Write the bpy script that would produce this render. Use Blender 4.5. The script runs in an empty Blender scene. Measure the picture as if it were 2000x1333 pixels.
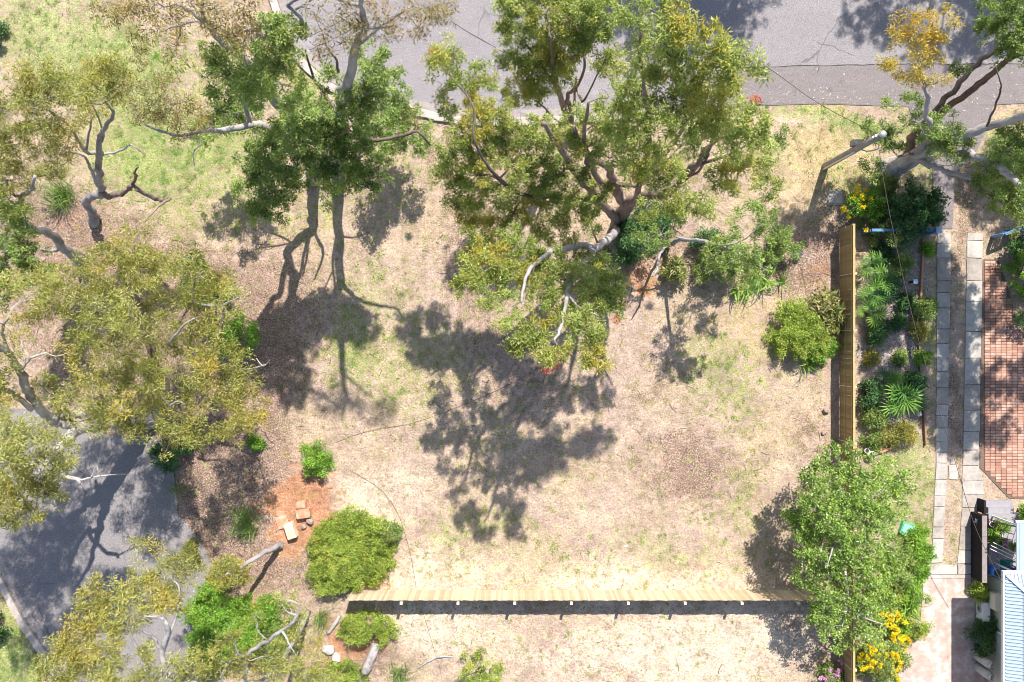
import bpy, bmesh, math, random
import numpy as np
from mathutils import Vector, Matrix, Quaternion

R = math.radians
RNG = np.random.default_rng(7)
random.seed(7)
SC = bpy.context.scene
COL = SC.collection

# ------------------------------------------------------------------ camera, sky, sun, exposure
S, H = 43.2, 37.0                     # photograph pixels per metre on the ground, drone height
cam = bpy.data.cameras.new('camera')
cam.sensor_width = 36.0
cam.lens = 36.0 * H / (2000 / S)
cam.clip_end = 2000
cam_o = bpy.data.objects.new('camera', cam)
COL.objects.link(cam_o)
cam_o.location = (0, 0, H)
cam_o.rotation_euler = (0, 0, 0)
SC.camera = cam_o

SUN_EL, SUN_AZ = 52.0, 17.5           # azimuth clockwise from +Y (north, up in the picture)
w = bpy.data.worlds.new('World')
SC.world = w
w.use_nodes = True
nt = w.node_tree
nt.nodes.clear()
sky = nt.nodes.new('ShaderNodeTexSky')
sky.sky_type = 'NISHITA'
sky.sun_disc = False
sky.sun_elevation = R(SUN_EL)
sky.sun_rotation = R(SUN_AZ)
bg = nt.nodes.new('ShaderNodeBackground')
bg.inputs['Strength'].default_value = 0.115
ow = nt.nodes.new('ShaderNodeOutputWorld')
nt.links.new(sky.outputs[0], bg.inputs[0])
nt.links.new(bg.outputs[0], ow.inputs[0])

sl = bpy.data.lights.new('sun', 'SUN')
sl.energy = 5.0
sl.angle = R(0.55)
sl.color = (1.0, 0.95, 0.87)
so = bpy.data.objects.new('sun', sl)
COL.objects.link(so)
sdir = Vector((math.sin(R(SUN_AZ)) * math.cos(R(SUN_EL)), math.cos(R(SUN_AZ)) * math.cos(R(SUN_EL)), math.sin(R(SUN_EL))))
so.rotation_euler = (-sdir).to_track_quat('-Z', 'Y').to_euler()
so.location = sdir * 60

vs = SC.view_settings
vs.view_transform = 'Standard'
vs.look = 'None'
vs.gamma = 1
vs.use_curve_mapping = False
vs.exposure = 0.77
SC.cycles.pixel_filter_type = 'BLACKMAN_HARRIS'
SC.cycles.filter_width = 1.0
SC.cycles.max_bounces = 6
SC.cycles.diffuse_bounces = 3
SC.cycles.transmission_bounces = 4
SC.cycles.transparent_max_bounces = 4


# ------------------------------------------------------------------ helpers
def P(px, py, z=0.0):
    """a point at height z whose place was read off the photograph"""
    f = (H - z) / H
    return Vector(((px - 1000) / S * f, (666.5 - py) / S * f, z))


def tag(o, label=None, cat=None, group=None, kind=None):
    if label: o['label'] = label
    if cat: o['category'] = cat
    if group: o['group'] = group
    if kind: o['kind'] = kind
    return o


def empty(name, loc, label=None, cat=None, group=None, rz=0.0):
    o = bpy.data.objects.new(name, None)
    COL.objects.link(o)
    o.location = loc
    o.rotation_euler = (0, 0, rz)
    o.empty_display_size = 0.2
    return tag(o, label, cat, group)


def link_mesh(name, me, mat=None, parent=None, loc=(0, 0, 0)):
    o = bpy.data.objects.new(name, me)
    COL.objects.link(o)
    if mat is not None and not len(me.materials):
        me.materials.append(mat)
    o.location = loc
    if parent is not None:
        o.parent = parent
    return o


class MB:
    """collects shapes, builds one mesh"""
    def __init__(self):
        self.v, self.f, self.mi = [], [], []
        self.n = 0

    def add(self, verts, faces, mi=0):
        for p in verts:
            self.v.append((p[0], p[1], p[2]))
        for f in faces:
            self.f.append(tuple(i + self.n for i in f))
            self.mi.append(mi)
        self.n += len(verts)
        return self

    def box(self, x0, x1, y0, y1, z0, z1, mi=0, M=None):
        v = [Vector(p) for p in ((x0, y0, z0), (x1, y0, z0), (x1, y1, z0), (x0, y1, z0), (x0, y0, z1), (x1, y0, z1), (x1, y1, z1), (x0, y1, z1))]
        if M is not None: v = [M @ p for p in v]
        return self.add(v, [(3, 2, 1, 0), (4, 5, 6, 7), (0, 1, 5, 4), (1, 2, 6, 5), (2, 3, 7, 6), (3, 0, 4, 7)], mi)

    def bar(self, a, b, w_=0.03, h_=None, mi=0):
        a, b = Vector(a), Vector(b)
        d = b - a
        q = d.to_track_quat('X', 'Z').to_matrix().to_4x4()
        h_ = h_ or w_
        return self.box(0, d.length, -w_ / 2, w_ / 2, -h_ / 2, h_ / 2, mi, Matrix.Translation(a) @ q)

    def tube(self, pts, rad, n=8, mi=0, cap=True):
        v, f = tube_geo(pts, rad, n, cap)
        return self.add(v, f, mi)

    def lathe(self, prof, n=16, c=(0, 0, 0), mi=0):
        """prof: (radius, z) from bottom to top, about a vertical axis"""
        v, f = [], []
        for r, z in prof:
            for k in range(n):
                a = 2 * math.pi * k / n
                v.append((c[0] + r * math.cos(a), c[1] + r * math.sin(a), c[2] + z))
        for i in range(len(prof) - 1):
            for k in range(n):
                k2 = (k + 1) % n
                f.append((i * n + k, i * n + k2, (i + 1) * n + k2, (i + 1) * n + k))
        f.append(tuple(range(n - 1, -1, -1)))
        f.append(tuple((len(prof) - 1) * n + k for k in range(n)))
        return self.add(v, f, mi)

    def mesh(self, name, smooth=False):
        me = bpy.data.meshes.new(name)
        me.from_pydata(self.v, [], self.f)
        if any(self.mi):
            me.polygons.foreach_set('material_index', self.mi)
        if smooth:
            me.polygons.foreach_set('use_smooth', [True] * len(me.polygons))
        me.update()
        return me

    def build(self, name, mats, parent=None, smooth=False, loc=(0, 0, 0)):
        me = self.mesh(name, smooth)
        for m in (mats if isinstance(mats, (list, tuple)) else [mats]):
            me.materials.append(m)
        return link_mesh(name, me, None, parent, loc)


def tube_geo(pts, rad, n=8, cap=True):
    pts = [Vector(p) for p in pts]
    m = len(pts)
    if not hasattr(rad, '__len__'): rad = [rad] * m
    t0 = (pts[1] - pts[0]).normalized()
    up = Vector((0, 0, 1)) if abs(t0.z) < 0.9 else Vector((1, 0, 0))
    nrm = t0.cross(up).normalized()
    v, f = [], []
    for i in range(m):
        t = (pts[min(i + 1, m - 1)] - pts[max(i - 1, 0)])
        t = t.normalized() if t.length > 1e-6 else t0
        nrm = (nrm - t * nrm.dot(t))
        nrm = nrm.normalized() if nrm.length > 1e-6 else t.orthogonal().normalized()
        bn = t.cross(nrm)
        for k in range(n):
            a = 2 * math.pi * k / n
            v.append(pts[i] + (nrm * math.cos(a) + bn * math.sin(a)) * rad[i])
    for i in range(m - 1):
        for k in range(n):
            k2 = (k + 1) % n
            f.append((i * n + k, i * n + k2, (i + 1) * n + k2, (i + 1) * n + k))
    if cap:
        f.append(tuple(range(n - 1, -1, -1)))
        f.append(tuple((m - 1) * n + k for k in range(n)))
    return v, f


def catmull(pts, sub=4):
    """pts: list of (Vector, radius) -> denser list"""
    if len(pts) < 3:
        out = []
        for i in range(len(pts) - 1):
            for k in range(sub):
                t = k / sub
                out.append((pts[i][0].lerp(pts[i + 1][0], t), pts[i][1] * (1 - t) + pts[i + 1][1] * t))
        out.append(pts[-1])
        return out
    out = []
    for i in range(len(pts) - 1):
        p0 = pts[max(i - 1, 0)][0]; p1 = pts[i][0]; p2 = pts[i + 1][0]; p3 = pts[min(i + 2, len(pts) - 1)][0]
        for k in range(sub):
            t = k / sub
            q = 0.5 * ((2 * p1) + (p2 - p0) * t + (2 * p0 - 5 * p1 + 4 * p2 - p3) * t * t + (3 * p1 - p0 - 3 * p2 + p3) * t ** 3)
            out.append((q, pts[i][1] * (1 - t) + pts[i + 1][1] * t))
    out.append(pts[-1])
    return out


def big_mesh(name, verts, quads=None, tris=None, attrs=None, smooth=False):
    me = bpy.data.meshes.new(name)
    nq = 0 if quads is None else len(quads)
    ntr = 0 if tris is None else len(tris)
    me.vertices.add(len(verts))
    me.vertices.foreach_set('co', np.ascontiguousarray(verts, dtype=np.float32).ravel())
    loops = []
    starts = []
    if nq:
        loops.append(np.asarray(quads, dtype=np.int32).ravel())
        starts.append(np.arange(nq, dtype=np.int32) * 4)
    if ntr:
        loops.append(np.asarray(tris, dtype=np.int32).ravel())
        starts.append(np.arange(ntr, dtype=np.int32) * 3 + nq * 4)
    loops = np.concatenate(loops); starts = np.concatenate(starts)
    me.loops.add(len(loops))
    me.loops.foreach_set('vertex_index', loops)
    me.polygons.add(len(starts))
    me.polygons.foreach_set('loop_start', starts)
    if smooth:
        me.polygons.foreach_set('use_smooth', np.ones(len(starts), dtype=bool))
    for k, (dom, a) in (attrs or {}).items():
        at = me.attributes.new(k, 'FLOAT', dom)
        at.data.foreach_set('value', np.ascontiguousarray(a, dtype=np.float32))
    me.update(calc_edges=True)
    me.validate()
    return me


def in_poly(x, y, poly):
    x = np.asarray(x); y = np.asarray(y)
    ins = np.zeros(x.shape, dtype=bool)
    n = len(poly)
    for i in range(n):
        x0, y0 = poly[i]; x1, y1 = poly[(i + 1) % n]
        if y0 == y1: continue
        c = ((y0 > y) != (y1 > y)) & (x < (x1 - x0) * (y - y0) / (y1 - y0) + x0)
        ins ^= c
    return ins


_lat = RNG.random((256, 256))


def vnoise(x, y, s, seed=0):
    x = np.asarray(x) * s + seed * 17.3; y = np.asarray(y) * s + seed * 9.1
    xi = np.floor(x).astype(int); yi = np.floor(y).astype(int)
    fx = x - xi; fy = y - yi
    fx = fx * fx * (3 - 2 * fx); fy = fy * fy * (3 - 2 * fy)
    a = _lat[xi % 256, yi % 256]; b = _lat[(xi + 1) % 256, yi % 256]
    c = _lat[xi % 256, (yi + 1) % 256]; d = _lat[(xi + 1) % 256, (yi + 1) % 256]
    return (a * (1 - fx) + b * fx) * (1 - fy) + (c * (1 - fx) + d * fx) * fy


def fbm(x, y, s, seed=0, o=4):
    t = 0; amp = 0.5; tot = 0
    for k in range(o):
        t = t + amp * vnoise(x, y, s * 2 ** k, seed + k * 3)
        tot += amp; amp *= 0.55
    return t / tot


# ------------------------------------------------------------------ materials
class NT:
    def __init__(self, name):
        self.m = bpy.data.materials.new(name)
        self.m.use_nodes = True
        self.t = self.m.node_tree
        self.t.nodes.clear()
        self.out = self.t.nodes.new('ShaderNodeOutputMaterial')
        self.co = None

    def n(self, typ, **kw):
        nd = self.t.nodes.new(typ)
        for k, v in kw.items():
            setattr(nd, k, v)
        return nd

    def l(self, a, b):
        self.t.links.new(a, b)

    def coord(self, kind='Object'):
        if self.co is None:
            self.co = self.n('ShaderNodeTexCoord')
        return self.co.outputs[kind]

    def noise(self, scale, detail=4, rough=0.55, vec=None, stretch=None, dist=0.0):
        nd = self.n('ShaderNodeTexNoise')
        nd.inputs['Scale'].default_value = scale
        nd.inputs['Detail'].default_value = detail
        nd.inputs['Roughness'].default_value = rough
        nd.inputs['Distortion'].default_value = dist
        v = vec or self.coord()
        if stretch:
            mp = self.n('ShaderNodeMapping')
            mp.inputs['Scale'].default_value = stretch
            self.l(v, mp.inputs[0]); v = mp.outputs[0]
        self.l(v, nd.inputs['Vector'])
        return nd.outputs['Fac']

    def attr(self, name):
        nd = self.n('ShaderNodeAttribute')
        nd.attribute_name = name
        return nd.outputs['Fac']

    def ramp(self, fac, stops, interp='LINEAR'):
        nd = self.n('ShaderNodeValToRGB')
        nd.color_ramp.interpolation = interp
        e = nd.color_ramp.elements
        while len(e) < len(stops): e.new(0.5)
        for el, (p, c) in zip(e, stops):
            el.position = p
            el.color = (c[0], c[1], c[2], 1) if hasattr(c, '__len__') else (c, c, c, 1)
        self.l(fac, nd.inputs[0])
        return nd.outputs[0]

    def mix(self, fac, a, b, mode='MIX'):
        nd = self.n('ShaderNodeMix', data_type='RGBA', blend_type=mode)
        for s, v in ((0, fac), (6, a), (7, b)):
            if isinstance(v, bpy.types.NodeSocket): self.l(v, nd.inputs[s])
            elif hasattr(v, '__len__'): nd.inputs[s].default_value = (v[0], v[1], v[2], 1)
            else: nd.inputs[s].default_value = v
        return nd.outputs[2]

    def math(self, op, a, b=0.0, c=None, clamp=False):
        nd = self.n('ShaderNodeMath', operation=op, use_clamp=clamp)
        for i, v in enumerate((a, b, c)):
            if v is None: continue
            if isinstance(v, bpy.types.NodeSocket): self.l(v, nd.inputs[i])
            else: nd.inputs[i].default_value = v
        return nd.outputs[0]

    def smooth(self, x, lo, hi):
        nd = self.n('ShaderNodeMapRange', interpolation_type='SMOOTHSTEP')
        self.l(x, nd.inputs[0])
        nd.inputs[1].default_value = lo; nd.inputs[2].default_value = hi
        return nd.outputs[0]

    def principled(self, col, rough=0.8, spec=0.3, bump=None, bump_d=0.02, metal=0.0, transl=None):
        p = self.n('ShaderNodeBsdfPrincipled')
        if isinstance(col, bpy.types.NodeSocket): self.l(col, p.inputs['Base Color'])
        else: p.inputs['Base Color'].default_value = (col[0], col[1], col[2], 1)
        if isinstance(rough, bpy.types.NodeSocket): self.l(rough, p.inputs['Roughness'])
        else: p.inputs['Roughness'].default_value = rough
        p.inputs['Specular IOR Level'].default_value = spec
        p.inputs['Metallic'].default_value = metal
        if bump is not None:
            b = self.n('ShaderNodeBump')
            b.inputs['Strength'].default_value = 1.0
            b.inputs['Distance'].default_value = bump_d
            self.l(bump, b.inputs['Height'])
            self.l(b.outputs[0], p.inputs['Normal'])
        sh = p.outputs[0]
        if transl:
            tr = self.n('ShaderNodeBsdfTranslucent')
            if isinstance(col, bpy.types.NodeSocket): self.l(self.mix(1.0, col, (1.05, 1.25, 0.55), 'MULTIPLY'), tr.inputs[0])
            else: tr.inputs[0].default_value = (col[0], col[1] * 1.2, col[2] * 0.6, 1)
            mx = self.n('ShaderNodeMixShader')
            mx.inputs[0].default_value = transl
            self.l(sh, mx.inputs[1]); self.l(tr.outputs[0], mx.inputs[2])
            sh = mx.outputs[0]
        self.l(sh, self.out.inputs[0])
        return self.m


def m_plain(name, col, rough=0.6, spec=0.3, var=0.25, scale=6.0, bump_d=0.003, metal=0.0):
    t = NT(name)
    f = t.noise(scale, 5, 0.6)
    a = [c * (1 - var) for c in col]; b = [min(1, c * (1 + var)) for c in col]
    c = t.ramp(f, [(0.3, a), (0.7, b)])
    g = t.noise(scale * 9, 3, 0.7)
    return t.principled(c, rough, spec, g, bump_d, metal)


def m_leaf(name, dark, mid, light, gold, transl=0.3, rough=0.5):
    t = NT(name)
    c = t.ramp(t.attr('tint'), [(0.0, dark), (0.5, mid), (1.0, light)])
    c = t.mix(t.attr('hue'), c, gold)
    return t.principled(c, rough, 0.35, transl=transl)


def m_bark(name, light, mid, dark):
    t = NT(name)
    a = t.noise(1.6, 5, 0.6, stretch=(1, 1, 0.45))
    b = t.noise(9, 4, 0.65, stretch=(1, 1, 0.35))
    c = t.ramp(a, [(0.34, dark), (0.48, mid), (0.66, light)])
    c = t.mix(0.35, c, t.ramp(b, [(0.3, dark), (0.7, light)]))
    return t.principled(c, 0.85, 0.2, b, 0.02)


BARK = {
    'grey': m_bark('bark_grey', (0.46, 0.43, 0.42), (0.33, 0.30, 0.30), (0.15, 0.125, 0.12)),
    'white': m_bark('bark_white', (0.54, 0.51, 0.50), (0.41, 0.375, 0.365), (0.17, 0.145, 0.14)),
    'brown': m_bark('bark_brown', (0.34, 0.26, 0.22), (0.22, 0.16, 0.135), (0.09, 0.065, 0.055)),
    'dark': m_bark('bark_dark', (0.22, 0.17, 0.14), (0.13, 0.10, 0.085), (0.05, 0.04, 0.035)),
    'red': m_bark('bark_red', (0.34, 0.20, 0.14), (0.22, 0.13, 0.10), (0.10, 0.065, 0.05)),
}
LEAF = {
    'gum': m_leaf('leaf_gum', (0.09, 0.13, 0.035), (0.28, 0.355, 0.095), (0.52, 0.58, 0.21), (0.66, 0.47, 0.08), 0.44),
    'green': m_leaf('leaf_green', (0.065, 0.11, 0.032), (0.22, 0.315, 0.09), (0.45, 0.55, 0.2), (0.58, 0.48, 0.11), 0.42),
    'olive': m_leaf('leaf_olive', (0.09, 0.11, 0.032), (0.295, 0.32, 0.09), (0.55, 0.55, 0.21), (0.62, 0.46, 0.1), 0.42),
    'brown': m_leaf('leaf_brown', (0.085, 0.072, 0.03), (0.235, 0.2, 0.075), (0.42, 0.37, 0.16), (0.44, 0.25, 0.085), 0.34),
    'gold': m_leaf('leaf_gold', (0.17, 0.13, 0.03), (0.44, 0.35, 0.07), (0.68, 0.56, 0.15), (0.62, 0.38, 0.04), 0.36),
    'bright': m_leaf('leaf_bright', (0.055, 0.125, 0.018), (0.175, 0.36, 0.04), (0.36, 0.56, 0.09), (0.48, 0.5, 0.08), 0.32),
    'lime': m_leaf('leaf_lime', (0.08, 0.12, 0.02), (0.245, 0.36, 0.05), (0.47, 0.56, 0.12), (0.55, 0.5, 0.1), 0.32),
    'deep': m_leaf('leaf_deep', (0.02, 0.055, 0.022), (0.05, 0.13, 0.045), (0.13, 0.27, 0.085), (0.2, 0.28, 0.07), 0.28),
    'speck': m_leaf('leaf_speckled', (0.065, 0.115, 0.022), (0.23, 0.36, 0.06), (0.46, 0.58, 0.14), (0.8, 0.74, 0.6), 0.38),
    'variegated': m_leaf('leaf_variegated', (0.03, 0.07, 0.015), (0.15, 0.23, 0.05), (0.38, 0.42, 0.12), (0.55, 0.42, 0.20)),
    'yellow': m_leaf('petal_yellow', (0.55, 0.38, 0.005), (0.8, 0.62, 0.01), (0.88, 0.76, 0.03), (0.82, 0.52, 0.01), 0.2),
    'pink': m_leaf('petal_pink', (0.45, 0.16, 0.4), (0.65, 0.3, 0.6), (0.8, 0.5, 0.75), (0.8, 0.4, 0.6), 0.2),
    'red': m_leaf('leaf_red_tip', (0.40, 0.06, 0.05), (0.6, 0.13, 0.09), (0.7, 0.25, 0.15), (0.6, 0.2, 0.1), 0.25),
    'litter': m_leaf('leaf_litter', (0.10, 0.06, 0.045), (0.36, 0.24, 0.17), (0.66, 0.52, 0.40), (0.5, 0.22, 0.10), 0.05, 0.8),
    'grass': m_leaf('grass_blade', (0.42, 0.33, 0.19), (0.36, 0.36, 0.13), (0.23, 0.38, 0.085), (0.66, 0.55, 0.37), 0.3, 0.6),
}


# ------------------------------------------------------------------ ground layout (photograph places of beds, kerbs and lawns)
def poly(*pts):
    return [tuple(P(x, y).xy) for x, y in pts]


ROAD = poly((-300, -900), (440, -900), (500, -120), (535, -20), (573, 88), (637, 155), (700, 188), (760, 201), (814, 212), (867, 224), (930, 232),
            (1017, 231), (1093, 228), (1200, 222), (1330, 214), (1500, 206), (1600, 203), (1775, 209), (1830, 209), (1900, 207), (2000, 202), (2300, 190), (3600, 170), (3600, -900))
GUTTER = poly((1330, 150), (1420, 136), (1500, 131), (1775, 127), (2000, 126), (2300, 124), (2300, 189), (2000, 201), (1900, 206), (1830, 208), (1775, 208), (1600, 202), (1500, 205), (1330, 213))
CROSS = poly((1775, 208), (1786, 250), (1806, 290), (1822, 330), (1823, 447), (1860, 447), (1866, 340), (1905, 300), (1930, 250), (1940, 206))
LOWROAD = poly((-420, 790), (-100, 790), (60, 800), (140, 830), (220, 850), (300, 850), (330, 885), (342, 940), (348, 1005), (395, 1060), (420, 1120), (430, 1240), (445, 1500), (260, 1500),
               (130, 1333), (85, 1266), (50, 1215), (20, 1160), (-20, 1085), (-100, 960), (-420, 960))
APRON = poly((1803, 1128), (1896, 1128), (1899, 1170), (1927, 1175), (1930, 1500), (1740, 1500), (1738, 1360), (1750, 1300), (1780, 1250), (1798, 1205), (1802, 1160))
BRICKS = poly((1916, 507), (1950, 507), (1968, 560), (1990, 640), (2010, 665), (2070, 690), (2070, 978), (1971, 974), (1914, 914))
PAVED = [ROAD, CROSS, LOWROAD, APRON, BRICKS]

# (px, py, rx, ry, amount)
GREEN = [(90, 80, 150, 110, .75), (200, 130, 120, 70, .8), (20, 40, 80, 60, .4), (330, 130, 90, 70, .55), (290, 250, 110, 90, .85), (245, 320, 80, 90, .8), (370, 350, 110, 60, .75), (420, 280, 60, 40, .4),
         (600, 190, 50, 50, .7), (560, 130, 40, 40, .6), (650, 400, 110, 50, .42), (450, 440, 160, 40, .42), (770, 330, 80, 80, .42), (690, 640, 50, 130, .42), (740, 575, 70, 60, .42), (650, 700, 60, 60, .38), (780, 710, 80, 60, .5),
         (790, 790, 60, 40, .45), (1430, 735, 90, 60, .6), (1450, 810, 60, 60, .4), (1400, 680, 50, 30, .4), (935, 1025, 50, 25, .6), (1010, 1015, 30, 20, .4), (885, 1060, 40, 40, .25), (1550, 222, 150, 22, .85), (1700, 228, 80, 24, .75),
         (1775, 270, 40, 50, .7), (1790, 360, 25, 60, .75), (1680, 370, 60, 40, .5), (1560, 300, 60, 60, .2), (1720, 330, 30, 30, .5), (1838, 345, 12, 40, .7), (30, 1240, 70, 110, 1.2), (10, 1330, 100, 60, 1.2), (1860, 1050, 10, 70, .5),
         (1790, 1080, 28, 70, 1.2), (1770, 1160, 35, 60, .9), (1760, 960, 70, 50, .7), (1815, 700, 12, 120, .75), (1812, 560, 10, 90, .5), (1720, 900, 60, 25, .9), (1800, 900, 20, 50, .5), (1420, 1000, 60, 60, .3),
         (1460, 960, 30, 90, .4), (1360, 1080, 150, 40, .25), (1010, 1070, 120, 50, .25), (1290, 1090, 60, 40, .3), (1200, 1110, 300, 30, .2), (700, 690, 40, 40, .3), (1000, 1240, 100, 60, .15), (1350, 1210, 80, 50, .18), (1950, 340, 70, 70, .5), (2000, 300, 80, 60, .7),
         (1650, 330, 40, 50, .45), (880, 240, 30, 20, .3), (1180, 320, 80, 40, .15), (480, 330, 80, 60, .4), (840, 620, 60, 60, .15), (880, 730, 60, 80, .22), (1140, 740, 70, 40, .2), (1000, 880, 80, 80, .2)]
PALE = [(80, 40, 200, 70, .6), (60, 130, 140, 60, .4), (750, 960, 110, 60, .7), (690, 985, 60, 40, .6), (1200, 1130, 420, 45, .75), (1160, 1135, 60, 22, .9), (850, 1130, 60, 60, .55), (880, 1240, 110, 80, .8), (1450, 1250, 160, 80, 1.0),
        (1250, 1270, 160, 90, .6), (1120, 1300, 200, 60, .4), (760, 1230, 70, 70, .6), (1560, 760, 60, 50, .45), (1540, 930, 60, 50, .55), (1270, 860, 60, 40, .45), (1300, 1020, 200, 60, .3), (1550, 260, 130, 40, .3), (1550, 350, 90, 60, .25),
        (1600, 230, 180, 14, .6), (740, 1060, 60, 60, .4), (1100, 1000, 120, 60, .25), (250, 370, 80, 30, .5), (1490, 690, 70, 60, .25), (1040, 540, 80, 40, .2), (1840, 1130, 50, 20, .3)]
LITTER = [(150, 420, 120, 60, .8), (60, 440, 90, 60, .8), (410, 930, 110, 100, .95), (420, 1060, 110, 70, .9), (560, 930, 60, 60, .5), (330, 870, 60, 40, .8), (300, 660, 330, 210, .9), (480, 1110, 80, 50, .8), (590, 1110, 50, 50, .6), (520, 700, 40, 100, .6),
          (520, 840, 50, 60, .6), (1250, 490, 130, 60, .75), (1440, 520, 90, 60, .7), (1560, 520, 60, 70, .8), (1600, 470, 50, 70, .6), (1380, 890, 100, 70, .55), (1320, 930, 80, 60, .45), (1300, 760, 60, 40, .4), (1570, 810, 50, 60, .4), (1600, 900, 50, 60, .5),
          (1600, 1060, 60, 90, .5), (960, 640, 100, 90, .45), (900, 560, 70, 80, .4), (880, 500, 50, 60, .35), (920, 420, 60, 60, .5), (1000, 300, 90, 60, .4), (1100, 370, 160, 60, .4), (1300, 330, 140, 70, .4), (860, 330, 40, 90, .5), (1900, 400, 40, 90, .8), (1910, 330, 60, 40, .6),
          (1869, 640, 12, 190, .75), (1868, 830, 12, 90, .7), (1815, 520, 14, 60, .5), (1640, 420, 40, 50, .6), (620, 1290, 120, 80, .7), (740, 1250, 60, 30, .6), (720, 1290, 100, 50, .5), (1640, 1300, 60, 60, .5), (1100, 700, 160, 80, .3), (1020, 790, 150, 90, .3),
          (580, 560, 90, 90, .3), (560, 740, 60, 60, .35), (230, 560, 200, 60, .6), (300, 1150, 150, 200, .5), (1820, 850, 20, 120, .6)]
SOIL = [(575, 975, 70, 45, 1.0), (560, 1030, 45, 45, 1.0), (595, 930, 40, 50, .55), (625, 1040, 40, 50, .5), (545, 1080, 30, 30, .4), (1255, 545, 70, 45, .55), (1240, 540, 30, 40, .35), (1580, 530, 60, 60, .22), (1610, 500, 40, 60, .2), (695, 1255, 50, 30, .7),
        (640, 1250, 50, 50, .5), (720, 1140, 60, 14, .5), (1660, 640, 30, 100, .1), (1520, 400, 50, 40, .3), (1280, 330, 40, 40, .3), (120, 430, 40, 30, .5), (1500, 1290, 40, 40, .2)]
MULCH = [(1745, 640, 55, 90, 1.3), (1745, 560, 50, 80, 1.0), (1740, 720, 55, 40, 1.2), (1730, 830, 55, 40, .9), (1745, 500, 50, 40, .8), (1560, 495, 30, 30, .5)]


STRAW = [(1590, 300, 130, 110, .9), (1500, 640, 130, 100, .6), (560, 330, 80, 60, .6), (620, 440, 160, 40, .45), (1450, 880, 60, 150, .35), (580, 200, 50, 60, .5), (430, 180, 60, 90, .5), (1000, 320, 80, 60, .5), (820, 1110, 120, 60, .3), (1300, 1110, 200, 40, .3), (600, 820, 80, 40, .3), (330, 180, 60, 40, .4), (1540, 1230, 60, 60, .3)]
LITTER += [(1285, 848, 26, 8, .5), (1315, 853, 26, 8, .55), (1345, 868, 22, 10, .6), (1370, 890, 14, 16, .65), (1383, 918, 9, 20, .65), (1378, 948, 10, 18, .5), (1330, 900, 30, 10, .35), (1355, 930, 14, 22, .35)]


def field(x, y, blobs, seed, warp=1.1):
    wx = (fbm(x, y, 0.35, seed) - 0.5) * warp * 2.2
    wy = (fbm(x, y, 0.35, seed + 40) - 0.5) * warp * 2.2
    t = np.zeros_like(x)
    for px, py, rx, ry, a in blobs:
        c = P(px, py)
        d2 = ((x + wx - c.x) / (rx / S)) ** 2 + ((y + wy - c.y) / (ry / S)) ** 2
        t += a * np.exp(-d2 * 0.9)
    return np.clip(t, 0, 1.3)


fine_x = np.arange(-29, 29.01, 0.16); fine_y = np.arange(-20, 20.01, 0.16)
ext = np.array([0.6, 2, 5, 10, 20, 40, 80, 160, 400])
gx = np.concatenate([-29 - ext[::-1], fine_x, 29 + ext]); gy = np.concatenate([-20 - ext[::-1], fine_y, fine_y[-1] + ext])
GX, GY = np.meshgrid(gx, gy)
nx, ny = len(gx), len(gy)
X, Y = GX.ravel(), GY.ravel()
pav = np.zeros(X.shape, dtype=bool)
for pl in PAVED:
    pav |= in_poly(X, Y, pl)
p2 = pav.reshape(ny, nx)
dil = p2.copy()
dil[1:] |= p2[:-1]; dil[:-1] |= p2[1:]; dil[:, 1:] |= p2[:, :-1]; dil[:, :-1] |= p2[:, 1:]
far = (np.abs(X) > 29) | (np.abs(Y) > 20)
Z = (fbm(X, Y, 0.5, 3) - 0.5) * 0.10 + (fbm(X, Y, 2.2, 9) - 0.5) * 0.06
for a_, b_ in ((1639, 1639),):
    pass
strip = (X > P(1818, 0).x) & (X < P(1925, 0).x) & (Y < P(0, 440).y) & (Y > P(0, 1135).y)
Z[strip] *= 0.15
Z = np.where(dil.ravel(), -0.03, Z)
Z = np.where(far, np.where(dil.ravel(), -0.03, 0.0), Z)
idx = np.arange(nx * ny).reshape(ny, nx)
quads = np.stack([idx[:-1, :-1], idx[:-1, 1:], idx[1:, 1:], idx[1:, :-1]], axis=-1).reshape(-1, 4)
g_attr = {'green': field(X, Y, GREEN, 11), 'pale': field(X, Y, PALE, 21), 'litter': field(X, Y, LITTER, 31), 'soil': field(X, Y, SOIL, 41, 0.5), 'mulch': field(X, Y, MULCH, 51, 0.5), 'straw': field(X, Y, STRAW, 61)}
gme = big_mesh('ground', np.stack([X, Y, Z], 1), quads, None, {k: ('POINT', v) for k, v in g_attr.items()}, smooth=True)


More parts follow.
